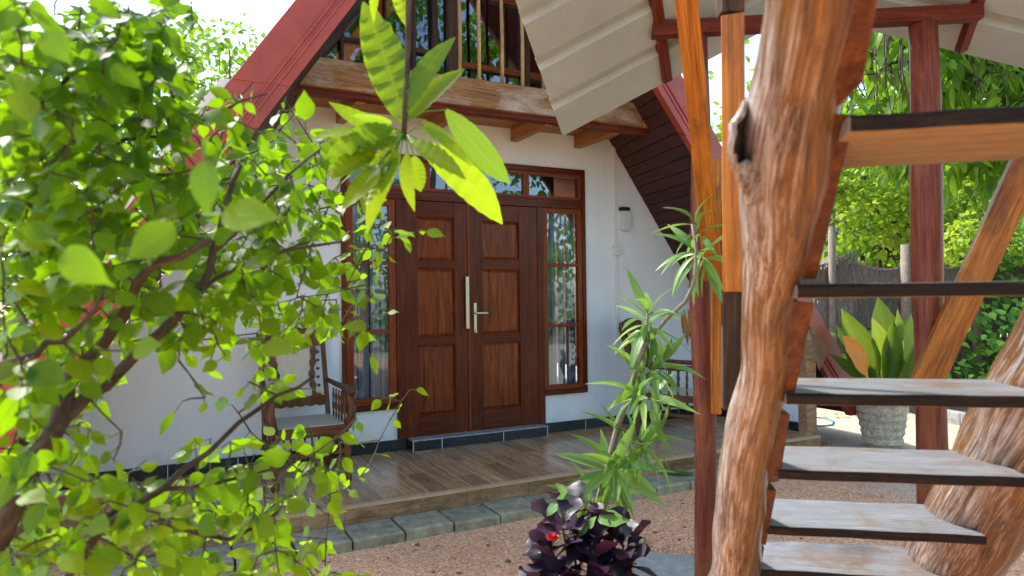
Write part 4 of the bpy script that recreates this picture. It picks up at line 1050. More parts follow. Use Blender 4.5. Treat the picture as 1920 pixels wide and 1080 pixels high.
# ---- big leafy shrub on the left
shrub = thing('leafy_shrub', 'bright green broad-leaved shrub filling the left side before the house', 'shrub', (*onZ(-120, 1330, ZG)[:2], ZG))
MASK = ["9996100000", "9998410000", "9998743000", "9985367710", "8878999920", "9989999953", "8877899840", "7765899710",
        "6531223110", "5410111111", "5521244510", "4445665510", "3345567400", "4246665430"]
def D_(px, py, d): return pt(px, py, d*.88)
mains = [[D_(-90,1330,1.35), D_(-30,1100,1.28), D_(20,960,1.24), D_(70,860,1.24), D_(112,790,1.25), D_(125,720,1.27)],
         [D_(125,720,1.27), D_(190,640,1.30), D_(240,570,1.28), D_(285,505,1.22), D_(340,475,1.2), D_(395,450,1.2)],
         [D_(112,790,1.25), D_(165,745,1.28), D_(230,690,1.32), D_(300,620,1.36), D_(370,545,1.40), D_(405,470,1.42), D_(425,400,1.45), D_(450,310,1.5)],
         [D_(-40,1120,1.25), D_(120,1090,1.3), D_(190,990,1.3), D_(300,915,1.34), D_(385,850,1.4), D_(450,795,1.45), D_(520,745,1.5), D_(590,705,1.55)],
         [D_(135,1075,1.3), D_(215,960,1.45), D_(330,990,1.5), D_(430,1010,1.55), D_(520,960,1.6)],
         [D_(0,680,1.1), D_(70,660,1.1), D_(120,640,1.12), D_(190,560,1.1)],
         [D_(20,960,1.24), D_(-60,760,1.3), D_(-80,560,1.4), D_(-20,380,1.5), D_(60,230,1.5), D_(150,130,1.5), D_(230,60,1.5)],
         [D_(-20,380,1.5), D_(90,320,1.45), D_(190,280,1.45), D_(300,250,1.5), D_(400,215,1.5), D_(500,175,1.5)],
         [D_(370,545,1.40), D_(450,500,1.5), D_(540,470,1.6), D_(640,455,1.7), D_(720,470,1.75)],
         [D_(405,470,1.42), D_(480,400,1.5), D_(540,330,1.6), D_(600,280,1.65)],
         [D_(300,915,1.34), D_(400,905,1.5), D_(500,880,1.6), D_(590,850,1.7)]]
rad = [(.019,.014), (.011,.005), (.012,.005), (.008,.003), (.009,.003), (.007,.003), (.010,.003), (.006,.002), (.005,.002), (.005,.002), (.005,.002)]
tips = []
cells = [(r, c, int(MASK[r][c])) for r in range(len(MASK)) for c in range(10)]
for r, c, dn in cells:
    for _ in range(int(round(dn*(1.55 if r < 4 and c < 4 else 1.15)+random.random()*.5)) if dn else 0):
        px = c*80+random.uniform(0, 80); py = r*80+random.uniform(0, 80)-5
        near = np.interp(px, [0, 300, 500, 750], [.95, 1.15, 1.45, 1.75])
        tips.append(pt(px, py, near*random.uniform(.92, 1.40)))
samples, tw = twig_system('branch', mains, rad, tips, shrub, M['bark'])
FIC = variants(P_FICUS, 7, M['ficus'], 'ficus_leaf', .14, .22, .05)+variants(P_OVATE, 4, M['ficus'], 'ficus_leaf', .14, .2, .04)
def mask_at(P):
    x, y, z = proj(P)
    if z < .3: return 0
    c, r = int(x//80), int((y+5)//80)
    if x < 0: c = 0
    if not (0 <= c < 10): return 0
    r = min(max(r, 0), len(MASK)-1)
    return int(MASK[r][c])
cand = []
for pos, dr in samples:
    dn = mask_at(pos)
    for s in (-1, 1):
        if random.random() < (.0 if dn == 0 else .42+.075*dn):
            side = nrm(np.cross(dr, (0,0,1))+rv(.25))*s
            tip = nrm(side*.8+dr*.35+V3((0,0,-1))*random.uniform(.1,1.1)+rv(.25))
            nm = nrm(V3((0,0,1))*.55-FW*random.uniform(.0,1.2)+rv(.45))
            pet = random.uniform(.008, .022); base = pos+tip*pet
            cand.append((base, tip, nm, random.uniform(.029, .060)))
# a few large leaves close to the lens
for (px, py, d, tx, ty, L, nmv) in ((382, 300, .66, 378, 410, .060, 0), (415, 402, .66, 545, 405, .066, 1), (120, 470, .66, 215, 540, .062, 0), (330, 425, .70, 215, 500, .062, 0), (250, 660, .95, 330, 640, .05, 1), (690, 612, 1.7, 634, 612, .07, 1),
                                    (572, 225, 1.3, 568, 150, .055, 0), (490, 650, 1.1, 580, 665, .06, 1), (85, 60, .75, 130, 120, .055, 0), (30, 170, .8, 70, 260, .05, 0)):
    b = pt(px, py, d); tp = nrm(pt(tx, ty, d*.98)-b); cand.append((b, tp, nrm(-FW+rv(.2)+V3((0,0,.2 if not nmv else .7))), L))
scored = []
for c in cand:
    x, y, z = proj(c[0]+c[1]*c[3]*.5)
    if -60 < x < 820 and -60 < y < 1140 and z > .3: scored.append((c[3]/z, c))
    else: scored.append((0, c))
scored.sort(key=lambda t: -t[0])
for i, (s, c) in enumerate(scored[:300]):
    put_leaf(FIC[i % len(FIC)], frame(c[0], c[1], c[2], c[3]), shrub)
leaf_mass('small_leaves', [v[1] for v in FIC], [frame(c[0], c[1], c[2], c[3]) for s, c in scored[300:]], M['ficus'], shrub)
pet = MB()
for s, c in scored: pet.tube([c[0]-c[1]*.02, c[0]], .0011, 3, cap=False)
o = pet.build('petioles', M['vine'], shrub); o['kind'] = 'stuff'
print('shrub leaves', len(scored), 'tips', len(tips))

# ---- mango sprig hanging from above
mg = thing('mango_branch', 'drooping branch with long bright mango leaves hanging before the door', 'branch', pt(757, 262, 1.35))
dm = 1.35
MB().tube([pt(772,-260,dm), pt(768,-60,dm), pt(766,60,dm), pt(763,150,dm), pt(759,215,dm), pt(757,262,dm)], [.0085,.0075,.0062,.0055,.0055,.006], 8, wob=.1).build('stem', M['bark'], mg, smooth=True)
LMG = variants(finer(P_MANGO, 24, .035), 8, M['mango'], 'mango_leaf', .16, .30, .09, .10)
ML = [((757,232),(683,14),-.10,0,0), ((766,205),(838,50),.02,0,0), ((764,228),(872,128),-.08,0,0), ((836,206),(968,352),-.12,1,0), ((788,266),(952,430),-.14,0,0),
      ((748,266),(703,374),-.08,1,0), ((742,272),(648,400),-.10,0,0), ((764,285),(777,377),.06,0,0), ((777,292),(790,358),-.05,0,1.5), ((742,250),(620,195),.08,0,0), ((738,262),(588,248),.1,0,0),
      ((790,226),(888,288),.05,0,0), ((735,292),(655,350),.12,0,0), ((728,300),(690,390),.14,0,0), ((770,262),(860,300),.12,0,0), ((715,-45),(700,34),.0,0,0), ((742,-60),(764,52),-.02,0,0),
      ((720,240),(640,300),.1,0,0), ((735,230),(660,215),.12,0,0), ((745,280),(720,345),.1,0,0), ((748,258),(670,258),.16,0,0), ((740,268),(610,300),.14,0,0), ((735,240),(640,262),.2,0,0), ((750,290),(700,410),.12,0,0), ((700,285),(618,345),.2,0,0), ((690,250),(600,215),.2,0,0), ((705,310),(640,392),.22,0,0), ((790,240),(845,262),.06,0,0)]
for i, (a, b, dd, old, wd) in enumerate(ML):
    A = pt(*a, dm-dd*.3); B = pt(*b, dm-dd); L = np.linalg.norm(B-A)
    nmv = nrm(-FW*.9+UP*random.uniform(-.25,.45)+RT*random.uniform(-.4,.4)+(-UP*.35+RT*.3 if i == 4 else 0))
    o = put_leaf(LMG[i % 8], frame(A, B-A, nmv, L, wd if wd else (.80 if i < 9 else .72)), mg, mat=M['mangod'] if old else None)
pm = MB()
for a, b, dd, old, wd in ML:
    if a[1] < 0: continue
    A = pt(*a, dm-dd*.3)
    s0 = pt(759, 222 if a[1] < 240 else 255, dm); pm.tube([s0, (s0+A)/2+V3((0,0,.006)), A], .0013, 5, cap=False)
pm.build('petioles', M['vine'], mg)['kind'] = 'stuff'

# ---- lance-leaved plant leaning by the red post
dr_ = thing('dracaena_plant', 'slender leaning plant with whorls of narrow green leaves beside the red post', 'plant', (*onZ(1052, 1232, ZG)[:2], ZG))
dd_ = 2.85
stem = [(1052,1236),(1078,1085),(1108,990),(1135,890),(1158,800),(1182,730),(1196,680),(1215,640),(1250,598),(1285,566),(1302,530),(1306,470),(1298,420)]
MB().tube([pt(x, y, dd_) for x, y in stem], [.016,.015,.014,.013,.014,.011,.0095,.009,.009,.009,.008,.007,.006], 10, wob=.12).build('stem', M['barkp'], dr_, smooth=True)
LDR = variants(P_LANCE, 6, M['drac'], 'lance_leaf', .35, .35, .03)
def whorl(c, n, L, ax, spread=1.0, down=.3):
    C = pt(*c[:2], c[2] if len(c) > 2 else dd_); ax = nrm(ax)
    n = int(n*.85)
    for i in range(n):
        a = i*2.4+random.random()*.5; u = i/n
        p_ = nrm(np.cross(ax, RT+rv(.05))); q_ = np.cross(ax, p_)
        tip = nrm((p_*math.cos(a)+q_*math.sin(a))*spread*(.45+u)+ax*(.95-u*1.1)-V3((0,0,1))*down*u)
        l = L*random.uniform(.80, 1.2)
        put_leaf(LDR[random.randrange(6)], frame(C-ax*.09*u+tip*.006, tip, nrm(ax+V3((0,0,.6))+rv(.2)), l, .74), dr_)
AXU = UP*.8+RT*.2-FW*.2
whorl((1214,588), 24, .185, UP*.9-RT*.1-FW*.3, 1.0, .5)
whorl((1226,690), 26, .20, RT*.6+UP*.25-FW*.4, 1.1, .6)
whorl((1196,742,2.80), 14, .19, -RT*.6+UP*.2-FW*.3, 1.1, .5)
whorl((1205,830), 26, .20, RT*.7+UP*.2-FW*.3, 1.1, .6)
whorl((1155,880,2.78), 24, .20, RT*.1-FW*.6+UP*.2, 1.2, .7)
whorl((1128,930,2.90), 18, .19, RT*.4-FW*.3+UP*.3, 1.2, .6)
whorl((1303,470,2.95), 24, .185, UP*.3-RT*.5-FW*.3, .9, 1.1)
whorl((1300,412,2.98), 12, .16, UP*.9-RT*.5, .8, .3)
sm_ = MB()
for a, b in (((1158,800),(1205,830)), ((1182,730),(1226,690)), ((1135,890),(1155,880)), ((1196,680),(1214,588)), ((1110,985),(1128,930))):
    sm_.tube([pt(*a, dd_), pt((a[0]+b[0])/2+6, (a[1]+b[1])/2, dd_), pt(*b, dd_)], .006, 6)
sm_.build('side_stem', M['barkp'], dr_, smooth=True)['kind'] = 'stuff'
DRY = variants(P_LANCE, 3, M['brown'], 'dry_lance_leaf', .5, .3, .02)
for k, (a, b) in enumerate((((1282,580),(1290,650)), ((1290,580),(1298,640)), ((1300,590),(1306,625)), ((1278,585),(1282,630)))):
    A, B = pt(*a, 2.9), pt(*b, 2.9); put_leaf(DRY[k % 3], frame(A, B-A, -FW, np.linalg.norm(B-A), .6), dr_, name='dry_leaf', label='dead brown hanging leaf')

# ---- purple-leaved shrub
cr = thing('purple_shrub', 'low glossy dark purple leaved shrub with a red flower on the gravel', 'shrub', (*onZ(1085, 1290, ZG)[:2], ZG))
CRV = variants(P_SPOON, 6, M['croton'], 'purple_leaf', .25, .4, .14)
tops = [(1055,968,2.5),(1035,1010,2.45),(1075,940,2.6),(1150,985,2.55),(1170,1000,2.5),(1110,1020,2.45),(1060,1060,2.4),(1030,1085,2.4),(1130,1050,2.5),(1145,1090,2.4),(1015,1100,2.45),(1090,1100,2.4),(1100,985,2.65),(1045,1130,2.4),(1130,1130,2.4)]
bm = MB()
for (x, y, d) in tops:
    C = pt(x, y+22, d); b0_ = V3(cr.location)+rv(.03)*V3((1,1,0)); bm.tube([b0_, (b0_+C)/2+rv(.02), C], [.008,.006,.004], 6)
    for i in range(11):
        a = i*2.4+random.random(); u = i/11
        tip = nrm(V3((math.cos(a), math.sin(a), 0))*(.5+u)+V3((0,0,.9-u*1.1))+rv(.12))
        put_leaf(CRV[random.randrange(6)], frame(C-V3((0,0,.08*u))+tip*.012, tip, nrm(V3((0,0,1))+rv(.3)), random.uniform(.085,.14), 1.3), cr)
bm.build('stems', M['bark'], cr, smooth=True)['kind'] = 'stuff'
RF = variants(P_OVATE, 3, plain('red_petal', (.50,.018,.020), .5, 20, .15, 0), 'red_petal', .3, -.5, .1)
C = pt(1035, 1014, 2.36)
for i in range(9):
    a = i*2.4; tip = nrm(V3((math.cos(a), math.sin(a), .1+.1*i))); put_leaf(RF[i % 3], frame(C, tip, V3((0,0,1))+rv(.2), .028, 1.3), cr, name='petal', label='red petal of the small flower')
GL = variants(P_OVATE, 3, M['drac'], 'young_leaf', .1, .2, .05)
for (a, b) in (((1100,985),(1082,1005)), ((1104,990),(1112,968)), ((1045,945),(1022,965)), ((1062,935),(1050,905)), ((1120,975),(1180,965)), ((1070,930),(1045,930))):
    A, B = pt(*a, 2.5), pt(*b, 2.48); put_leaf(GL[0], frame(A, B-A, -FW*.5+UP, np.linalg.norm(B-A)), cr, label='young green leaf')

# ---- potted plant
PB = onZ(1655, 838, ZG)
pot = thing('plant_pot', 'tapered mottled stone pattern concrete pot standing on the sand', 'plant pot', PB)
pm = MB(); nq = 40; prof = [(.135,0),(.14,.03),(.16,.035),(.185,.05),(.185,.09),(.175,.10)]+[(.18+.055*k/9, .11+.33*k/9) for k in range(10)]+[(.255,.45),(.262,.47),(.258,.50),(.235,.505),(.22,.46),(.05,.45)]
vs = []
for ri, (r, z) in enumerate(prof):
    for k in range(nq):
        a = 2*math.pi*k/nq; rr = r
        if 6 <= ri <= 15:
            row = int((z-.1)/.075); ph = (a*r/.085+(row % 2)*.5+.35*math.sin(row*2+a)) % 1; pz = ((z-.1)/.075) % 1
            rr = r+.012*(min(ph, 1-ph) > .14)*(min(pz, 1-pz) > .16)+.004*math.sin(a*7+ri)
        vs.append((PB[0]+rr*math.cos(a), PB[1]+rr*math.sin(a), PB[2]+z))
m_ = len(prof); pm.add(vs, [(i*nq+k, i*nq+(k+1)%nq, (i+1)*nq+(k+1)%nq, (i+1)*nq+k) for i in range(m_-1) for k in range(nq)]+[tuple(range(nq-1,-1,-1)), tuple(range((m_-1)*nq, m_*nq))])
pm.build('body', M['pot'], pot, smooth=False)
pp = thing('potted_plant', 'large paddle-leaved plant with one orange leaf growing in the stone pot', 'plant', PB+V3((0,0,.45)))
PDV = variants(P_PADDLE, 5, M['paddle'], 'paddle_leaf', .35, .12, .04)
dp_ = 6.6
PLs = [((1655,735),(1662,560),1.25,0),((1652,740),(1658,603),1.3,0),((1645,735),(1577,578),.9,0),((1640,735),(1572,610),.8,0),((1668,735),(1688,580),.8,0),((1640,738),(1573,668),.8,0),((1676,735),(1710,585),.7,0),
       ((1670,738),(1720,625),.7,0),((1650,740),(1600,655),.8,0),((1660,738),(1640,625),.9,0),((1672,740),(1700,670),.8,0),((1628,712),(1592,630),1.7,1),((1662,735),(1675,600),.9,0)]
for k, (a, b, wd, org) in enumerate(PLs):
    dv = dp_+.18*math.sin(k*2.4); A, B = pt(*a, dp_+.1), pt(*b, dv)
    if k == 1: dv = dp_-.3; B = pt(*b, dv)
    if org: A = pt(*a, dp_-.3); B = pt(*b, dp_-.45)
    o = put_leaf(PDV[k % 5], frame(A, B-A, nrm(-FW+RT*.5*math.sin(k*1.9)+UP*.2), np.linalg.norm(B-A), wd*.64), pp, mat=M['orange'] if org else None, label='yellowing orange leaf' if org else None)
for k in range(7):
    A = pt(1640+5*k, 745, dp_+.1); MB().tube([V3((A[0], A[1], PB[2]+.44)), A, A+UP*.25+RT*(.05*(k-3))], [.014,.012,.007], 6).build('stalk', M['paddle'], pp, smooth=True)
A, B = pt(1518,620,5.9), pt(1547,692,5.85); 
dl = put_leaf(variants(P_PADDLE, 1, M['brown'], 'big_dry_leaf', .3, .3, .08)[0], frame(A, B-A, -FW+RT*.4, np.linalg.norm(B-A), 1.1), house, name='dry_leaf'); dl['label'] = 'dead brown leaf caught at the roof foot'

# ---- yard on the right: palm-leaf fence, kerb, vines, stones, hose, neighbour's house
def fence_pt(px, z):
    d = float(np.interp(px, [1480, 1960, 2200], [9.8, 8.9, 8.5])); p = pt(px, 549, d); p[2] = z; return p
fen = thing('palm_leaf_fence', 'old grey fence of woven dry palm leaves on wooden posts', 'fence', fence_pt(1700, ZG))
pxs = [1478, 1600, 1720, 1840, 1960, 2090]
for j, (x0, x1) in enumerate(zip(pxs[:-1], pxs[1:])):
    for row in range(4):
        z0 = ZG+.05+row*.47; z1 = z0+.5
        cnt = 34; mm = MB()
        for k in range(cnt+1):
            px = x0+(x1-x0)*k/cnt; sag = -.12*math.sin(math.pi*k/cnt)*(1 if row == 3 else .3)+(.16*k/cnt*(1 if j == 0 else 0))*(row/3)
            for lay, (dx_, fz) in enumerate(((2.6, .010), (-2.6, .022), (1.4, .030))):
                za = z0+(.05+.02*math.sin(k*2.7) if lay < 2 else .24); zb = z1+sag+.03*math.sin(k*3.1+row+lay)
                a = fence_pt(px, za+sag*.3)-FH*fz; b = fence_pt(px+(x1-x0)/cnt*dx_*random.uniform(.8,1.3), zb)-FH*(fz+.012*(k % 3)); wv = RH*.016
                mm.add([a-wv, a+wv, b+wv*.5, b-wv*.5], [(0,1,2,3)])
        mm.add([fence_pt(x0, z0)+FH*.02, fence_pt(x1, z0)+FH*.02, fence_pt(x1, z1-.1)+FH*.02, fence_pt(x0, z1-.1)+FH*.02], [(0,1,2,3)])
        mm.tube([fence_pt(x0+(x1-x0)*k/6, z1+(-.12*math.sin(math.pi*k/6)*(1 if row == 3 else .3))+(.16*k/6*(1 if j == 0 else 0))*(row/3))-FH*.03 for k in range(7)], .016, 6)
        q = mm.build('woven_panel', M['frond'], fen)
for px, top, r in ((1553, 2.28, .055), (1690, 2.0, .075), (1820, 2.0, .06), (1935, 2.1, .06)):
    b = fence_pt(px, ZG-.05)-FH*.1; MB().tube([b, b+V3((.01,0,1.1)), V3((b[0]+.03, b[1], top))], [r, r*.95, r*.85], 10, wob=.12).build('fence_post', M['barkp'], fen, smooth=True)
for k, (a, b) in enumerate(((1763, 1800), (1800.6, 1842), (1842.8, 1890), (1891, 1945))):
    z = ZG; yk = lambda px: np.interp(px, [1763, 1842, 1945], [790, 806, 835]); A = onZ(a, yk(a), z); B = onZ(b, yk(b), z); n_ = nrm(np.cross(B-A, (0,0,1))); n_ = n_ if n_@FH > 0 else -n_
    kb = MB().hexa([A-V3((0,0,.05)), B-V3((0,0,.05)), B+n_*.12-V3((0,0,.05)), A+n_*.12-V3((0,0,.05)), A+V3((0,0,.14)), B+V3((0,0,.14)), B+n_*.12+V3((0,0,.14)), A+n_*.12+V3((0,0,.14))]).build('kerb', M['ledge'], loc=A, bevel=.01)
    kb['kind'] = 'structure'
so = [onZ(1700,772,ZG), onZ(1763,789,ZG), onZ(1842,805,ZG), onZ(2100,870,ZG)]
so2 = [fence_pt(2250, ZG), fence_pt(1690, ZG)]
q = MB().prism([V3((p[0], p[1], ZG+.004)) for p in so+so2], (0,0,.06)).build('flower_bed', M['soil'], loc=so[0]); q['kind'] = 'structure'
VIN = variants(P_HEART, 6, M['vine'], 'heart_leaf', .12, .25, .05)
vin = thing('climbing_vine', 'dense heart-leaved green vine covering the fence right of the pot', 'vine', fence_pt(1800, ZG))
mats = []
def vine_in(px, py):
    if px > 1745: top = 545 if px < 1830 else 430
    else: top = 590+ (1745-px)*.12
    return py > top
tries = 0
while len(mats) < 1150:
    px = random.uniform(1530, 2120); py = random.uniform(430, 800)
    if not vine_in(px, py): continue
    if px < 1745 and random.random() < .5: continue
    if py > 720 and random.random() < .6: continue
    d = float(np.interp(px, [1480, 1960, 2200], [9.8, 8.9, 8.5]))-random.uniform(.1, .9)*(1 if py > 560 else .5)
    P = pt(px, py, d)
    if P[2] < ZG+.06: continue
    tip = nrm(V3((0,0,-.5))-FH*.6+RH*random.uniform(-.8,.8)+rv(.2)); nm = nrm(V3((0,0,.9))-FH*.7+rv(.3))
    mats.append((frame(P, tip, nm, random.uniform(.07,.135), 1.0), d))
mats.sort(key=lambda t: -np.linalg.norm(t[0][:3,1])/t[1])
for i, (m, d) in enumerate(mats[:300]): put_leaf(VIN[i % 6], m, vin)
leaf_mass('small_leaves', [v[1] for v in VIN], [m for m, d in mats[300:]], M['vine'], vin)
vs_ = MB()
for k in range(26):
    px = random.uniform(1560, 2000); b = fence_pt(px, ZG)-FH*random.uniform(.2,.7); vs_.tube([b, b+V3((random.uniform(-.1,.1),0,.5)), b+V3((random.uniform(-.2,.2),.1,random.uniform(.8,1.5)))], [.008,.006,.003], 5)
vs_.build('stems', M['bark'], vin)['kind'] = 'stuff'
for k, (px, py, s, cl) in enumerate(((1530,705,.16,'white'),(1548,690,.12,'white'),(1600,768,.13,'slab'),(1576,764,.10,'pot'),(1625,766,.08,'slab'))):
    P = onZ(px, max(py, 762), ZG); m = MB(); n1_ = 8; vs = []; rr_ = random.Random(k)
    for i, z in enumerate((0, .45, .8, 1.0)):
        for j in range(n1_):
            a = 2*math.pi*j/n1_; r = s*[1,.95,.7,.25][i]*rr_.uniform(.8,1.15); vs.append((P[0]+r*math.cos(a), P[1]+r*math.sin(a), ZG-.02+s*z*1.1))
    m.add(vs, [(i*n1_+j, i*n1_+(j+1)%n1_, (i+1)*n1_+(j+1)%n1_, (i+1)*n1_+j) for i in range(3) for j in range(n1_)]+[tuple(range(3*n1_, 4*n1_))])
    o = m.build('stone', M[cl], loc=P, smooth=False, bevel=.01)
    tag(o, ['white rounded stone under the red roof foot', 'smaller white stone behind the red roof foot', 'grey stone left behind the plant pot', 'brown stone among dry leaves by the house corner', 'small grey stone nearest the plant pot'][k], 'stone')
hs = [onZ(*q, ZG)+V3((0,0,.012)) for q in ((1515,783),(1545,785),(1563,792),(1560,799),(1540,801),(1512,799))]
tag(MB().tube(hs, .011, 8).build('garden_hose', M['hose'], loc=hs[0], smooth=True), 'thin teal garden hose curled on the sand by the house corner', 'hose')
FL = variants(P_PADDLE, 2, M['drac'], 'fallen_leaf', .1, .1, .05)
A, B = onZ(1308, 891, -.108), onZ(1242, 888, -.108)
o = put_leaf(FL[0], frame(A+V3((0,0,.012)), B-A, (0,0,1), np.linalg.norm(B-A), 1.0), vb, name='fallen_leaf'); 
o.parent = None; o.matrix_basis = Matrix(frame(A+V3((0,0,.012)), B-A, (0,0,1), np.linalg.norm(B-A), .9).tolist()); tag(o, 'single green leaf lying on the grey paving stones', 'leaf')
lit = []
for k in range(20):
    P = onZ(random.uniform(1525,1640), random.uniform(762,785), ZG+.01); lit.append(frame(P, rv()*V3((1,1,.1)), V3((0,0,1))+rv(.3), random.uniform(.05,.09)))
o = leaf_mass('leaf_litter', [v[1] for v in VIN], lit, M['lime'], None); o['label'] = 'scattered yellow leaves on the sand by the house'
# neighbour's house
nb = thing('neighbour_house', 'cream neighbouring house with dark eaves beyond the palm leaf fence', 'house', (*pt(1640, 549, 14)[:2], ZG))
def NP(px, py, d): return pt(px, py, d)
A = NP(1570, 470, 14.2); B = NP(1860, 470, 13.2); A[2] = B[2] = ZG
up_ = V3((0,0,1)); bk = FH*4
MB().hexa([A, B, B+bk, A+bk, A+up_*2.55, B+up_*2.55, B+bk+up_*2.55, A+bk+up_*2.55]).build('wall', M['hwall'], nb)
e0 = A-TD*1.2-FH*1.0+up_*2.45; e1 = B+TD*.8-FH*1.0+up_*2.45
MB().hexa([e0, e1, e1+FH*3+up_*1.3, e0+FH*3+up_*1.3, e0+up_*.12, e1+up_*.12, e1+FH*3+up_*1.42, e0+FH*3+up_*1.42]).build('roof', M['hroof'], nb)
q0 = A+TD*.05-FH*.02; MB().hexa([q0, q0+TD*.42, q0+TD*.42+FH*.01, q0+FH*.01, q0+up_*2.2, q0+TD*.42+up_*2.2, q0+TD*.42+FH*.01+up_*2.2, q0+FH*.01+up_*2.2]).build('door', M['hgreen'], nb)
MB().hexa([q0-FH*.9-TD*.2+up_*2.1, q0-FH*.9+TD*2.6+up_*2.1, q0-FH*.86+TD*2.6+up_*2.1, q0-FH*.86-TD*.2+up_*2.1]+[p+up_*.3 for p in (q0-FH*.9-TD*.2+up_*2.1, q0-FH*.9+TD*2.6+up_*2.1, q0-FH*.86+TD*2.6+up_*2.1, q0-FH*.86-TD*.2+up_*2.1)]).build('fascia', M['dwood'], nb)

# ---- trees
def tree(name, label, base, trunk, crowns, tmpl, mat, n, size, drop=.5, big=0, cat='tree', clump=22, trunk_r=.16, bark='bark', group=None, spread=.34):
    t = thing(name, label, cat, (base[0], base[1], ZG), group)
    top = [V3((base[0], base[1], ZG-.1))]+[V3(p) for p in trunk]
    MB().tube(top, [trunk_r*(1-.65*i/(len(top)-1)) for i in range(len(top))], 12, wob=.12).build('trunk', M[bark], t, smooth=True)
    lim = MB(); allm = []
    tot = sum(c[1][0]*c[1][1]*c[1][2] for c in crowns)
    for c, r in crowns:
        c = V3(c); r = V3(r); k = max(3, int(n*(r[0]*r[1]*r[2])/tot/clump))
        lim.tube([top[-1], (top[-1]+c)/2+rv(.15), c], [trunk_r*.35, trunk_r*.22, trunk_r*.1], 7)
        for _ in range(k):
            v = nrm(rv()); q = c+v*r*random.uniform(.45, 1.0)**.6
            if random.random() < .5: lim.tube([c+(q-c)*.2, (c+q)/2+rv(.1), q], [trunk_r*.08, trunk_r*.05, .004], 5)
            cs = spread*min(r)*random.uniform(.5, 1.2)
            for _ in range(clump):
                p = q+rv(cs*.6)
                tip = nrm(V3((0,0,-drop))+nrm(p-q+rv(.01))*.7+rv(.35)); nm = nrm(V3((0,0,1))+rv(.5))
                allm.append(frame(p, tip, nm, size*random.uniform(.65, 1.25), 1.0))
    o = lim.build('limbs', M[bark], t, smooth=True)
    if big:
        sc = []
        for m in allm:
            x, y, z = proj(m[:3,3]); sc.append((size/z if (-40 < x < 1960 and -40 < y < 1100 and z > .5) else 0))
        od = np.argsort(-np.array(sc), kind='stable')
        for i in od[:big]: put_leaf(tmpl[i % len(tmpl)], allm[i], t)
        allm = [allm[i] for i in od[big:]]
    leaf_mass('foliage', [v[1] for v in tmpl], allm, M[mat], t)
    return t
TRV = variants(P_OVATE, 4, M['tree'], 'tree_leaf', .15, .3, .05)
MGV = variants(P_MANGO, 5, M['tree'], 'long_leaf', .15, .35, .06)
LIM = variants(P_OVATE, 4, M['lime'], 'lime_leaf', .1, .2, .05)
def W(px, py, d): return pt(px, py, d)
# right: long-leaved tree whose branches droop under the canopy edge
b = W(2030, 549, 8.0)
tree('mango_tree', 'long-leaved green tree drooping behind the canopy on the right', b, [W(2020, 300, 8.0), W(1950, 120, 7.8)],
     [(W(1660,120,7.6),(1.1,.9,.75)), (W(1840,150,7.4),(1.1,.9,.75)), (W(1990,180,7.4),(1.1,.9,1.0)), (W(1740,20,8.0),(1.5,1.0,.7)), (W(1870,300,7.8),(.9,.7,.5)), (W(1640,255,8.0),(.75,.6,.45))], MGV, 'tree', 3200, .24, drop=.9, big=300, clump=16)
tw_ = MB()
for k in range(16):
    px = random.uniform(1590, 1720) if k < 11 else random.uniform(1780, 1910); py = random.uniform(50, 110); A = W(px, py, 6.6)
    q1 = A-V3((0,0,random.uniform(.35,.8)))+RH*random.uniform(-.3,.15); tw_.tube([A, (A+q1)/2+rv(.05), q1], [.008,.006,.003], 5)
    for _ in range(3): r1 = A+(q1-A)*random.uniform(.3,.8); tw_.tube([r1, r1-V3((0,0,random.uniform(.1,.3)))+RH*random.uniform(-.15,.15)], [.004,.002], 4)
o = tw_.build('bare_twigs', M['bark'], [t for t in bpy.data.objects if t.name == 'mango_tree'][0], smooth=True); o['kind'] = 'stuff'
b = W(1640, 549, 11.0)
tree('lime_tree', 'feathery yellow-green tree between the palm leaf fence and neighbour house', b, [W(1650, 470, 11.0), W(1655, 410, 11.0)],
     [(W(1650,400,10.6),(.75,.5,.45)), (W(1720,420,10.6),(.7,.5,.5)), (W(1610,340,10.8),(.6,.5,.4)), (W(1800,380,10.8),(.8,.6,.5)), (W(1730,340,11),(.8,.5,.35)), (W(1900,430,10.4),(.5,.4,.55)), (W(1540,330,11),(.5,.5,.5)), (W(1800,480,9.2),(.5,.35,.45)), (W(1885,470,9.0),(.5,.35,.5)), (W(1960,500,8.8),(.5,.35,.5))], LIM, 'lime', 7500, .085, drop=.2, clump=30, trunk_r=.06, spread=.5)
for k, (px, d, h, sz, lab) in enumerate(((1655, 13.5, 7.5, .2, 'bright tree right behind the lime tree and neighbour house'), (1500, 19, 8.5, .26, 'tall broad tree far behind the big log'), (1800, 18, 8.0, .26, 'dense tree far beyond the fence at right'), (2080, 15, 7.5, .26, 'dark tree beyond the fence at the right edge'))):
    b = W(px, 549, d); c = V3((b[0], b[1], 0))
    tree('garden_tree', lab, b, [c+V3((.1,0,2.2)), c+V3((.2,.1,h*.5))], [(c+V3((0,0,h*.62)),(2.6,2.4,2.3)), (c+V3((1.6,.4,h*.45)),(1.9,1.7,1.5)), (c+V3((-1.7,-.3,h*.42)),(1.9,1.7,1.5)), (c+V3((.2,-1.0,h*.30)),(2.4,1.4,1.3))], TRV, 'tree', 5200, sz, drop=.5, clump=30, trunk_r=.22)
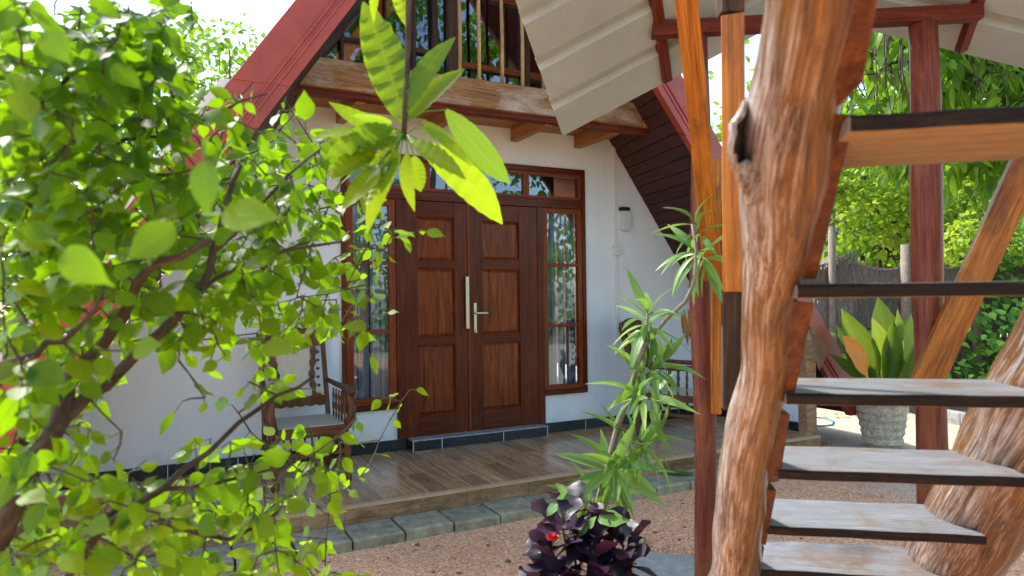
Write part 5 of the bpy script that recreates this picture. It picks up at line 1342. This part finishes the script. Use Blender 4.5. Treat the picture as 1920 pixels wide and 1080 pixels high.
for k, (px, d, h, lab) in enumerate(((60, 15, 6.8, 'leafy tree behind the left roof edge nearest the frame side'), (250, 20, 11.0, 'tall pale tree behind the left roof edge'), (415, 24, 13.5, 'far hazy tree beside the white sky left of the roof'), (-260, 14, 7.5, 'tree beyond the left end of the house'))):
    b = W(px, 569, d); c = V3((b[0], b[1], 0))
    tree('garden_tree', lab, b, [c+V3((.1,0,2.2)), c+V3((.2,.1,h*.5))], [(c+V3((0,0,h*.68)),(2.2,2.2,2.0)), (c+V3((1.5,.4,h*.5)),(1.7,1.6,1.4)), (c+V3((-1.6,-.3,h*.5)),(1.7,1.6,1.4)), (c+V3((.2,-.6,h*.25)),(2.4,1.6,1.5))], TRV, 'tree', 3600, .24, drop=.5, clump=26, trunk_r=.2)
# trees standing behind the viewer: they shade the yard and show in the window glass
for k, (x, y, h) in enumerate(((2.2, -17.0, 13.0), (6.3, -16.5, 14.0), (-4.5, -19.0, 9.5), (10.5, -15.5, 13.5), (4.2, -21.0, 17.0))):
    c = V3((x, y, 0))
    tree('garden_tree', ['tree mirrored in the door glass', 'tree mirrored in the right side of the upper glass', 'tree mirrored in the left window', 'tree mirrored faintly at the glass edge', 'tall tree mirrored high in the upper window'][k], c, [c+V3((.1,0,2.0)), c+V3((.2,.1,h*.5))],
         [(c+V3((0,0,h*.74)),(2.3,2.2,2.4)), (c+V3((1.7,.4,h*.58)),(1.8,1.6,1.7)), (c+V3((-1.7,-.3,h*.5)),(1.8,1.6,1.7)), (c+V3((.2,.6,h*.28)),(2.2,1.4,1.5))], TRV, 'tree', 2600, .30, drop=.5, clump=26, trunk_r=.2)

# hedge added behind the viewer: darkens glass reflections, cuts low ambient light
hb = thing('added_hedge', 'added unseen hedge mirrored dark and low in the door side windows', 'hedge', (3.5, -13.2, ZG))
st_ = MB(); mats = []
for k in range(26):
    x = -6+k*.75; st_.tube([(x, -13.2, ZG-.05), (x+.05, -13.15, 1.2), (x-.04, -13.2, 2.3)], [.04, .03, .012], 6)
for _ in range(3400):
    p = V3((random.uniform(-6.5, 13.2), -13.2+random.gauss(0, .38), random.uniform(ZG, 2.7)+random.uniform(0, .25)))
    mats.append(frame(p, nrm(rv()+V3((0,.4,-.3))), nrm(V3((0,.6,.6))+rv(.5)), random.uniform(.15, .28)))
st_.build('stems', M['bark'], hb)['kind'] = 'stuff'
leaf_mass('foliage', [v[1] for v in TRV], mats, M['tree'], hb)
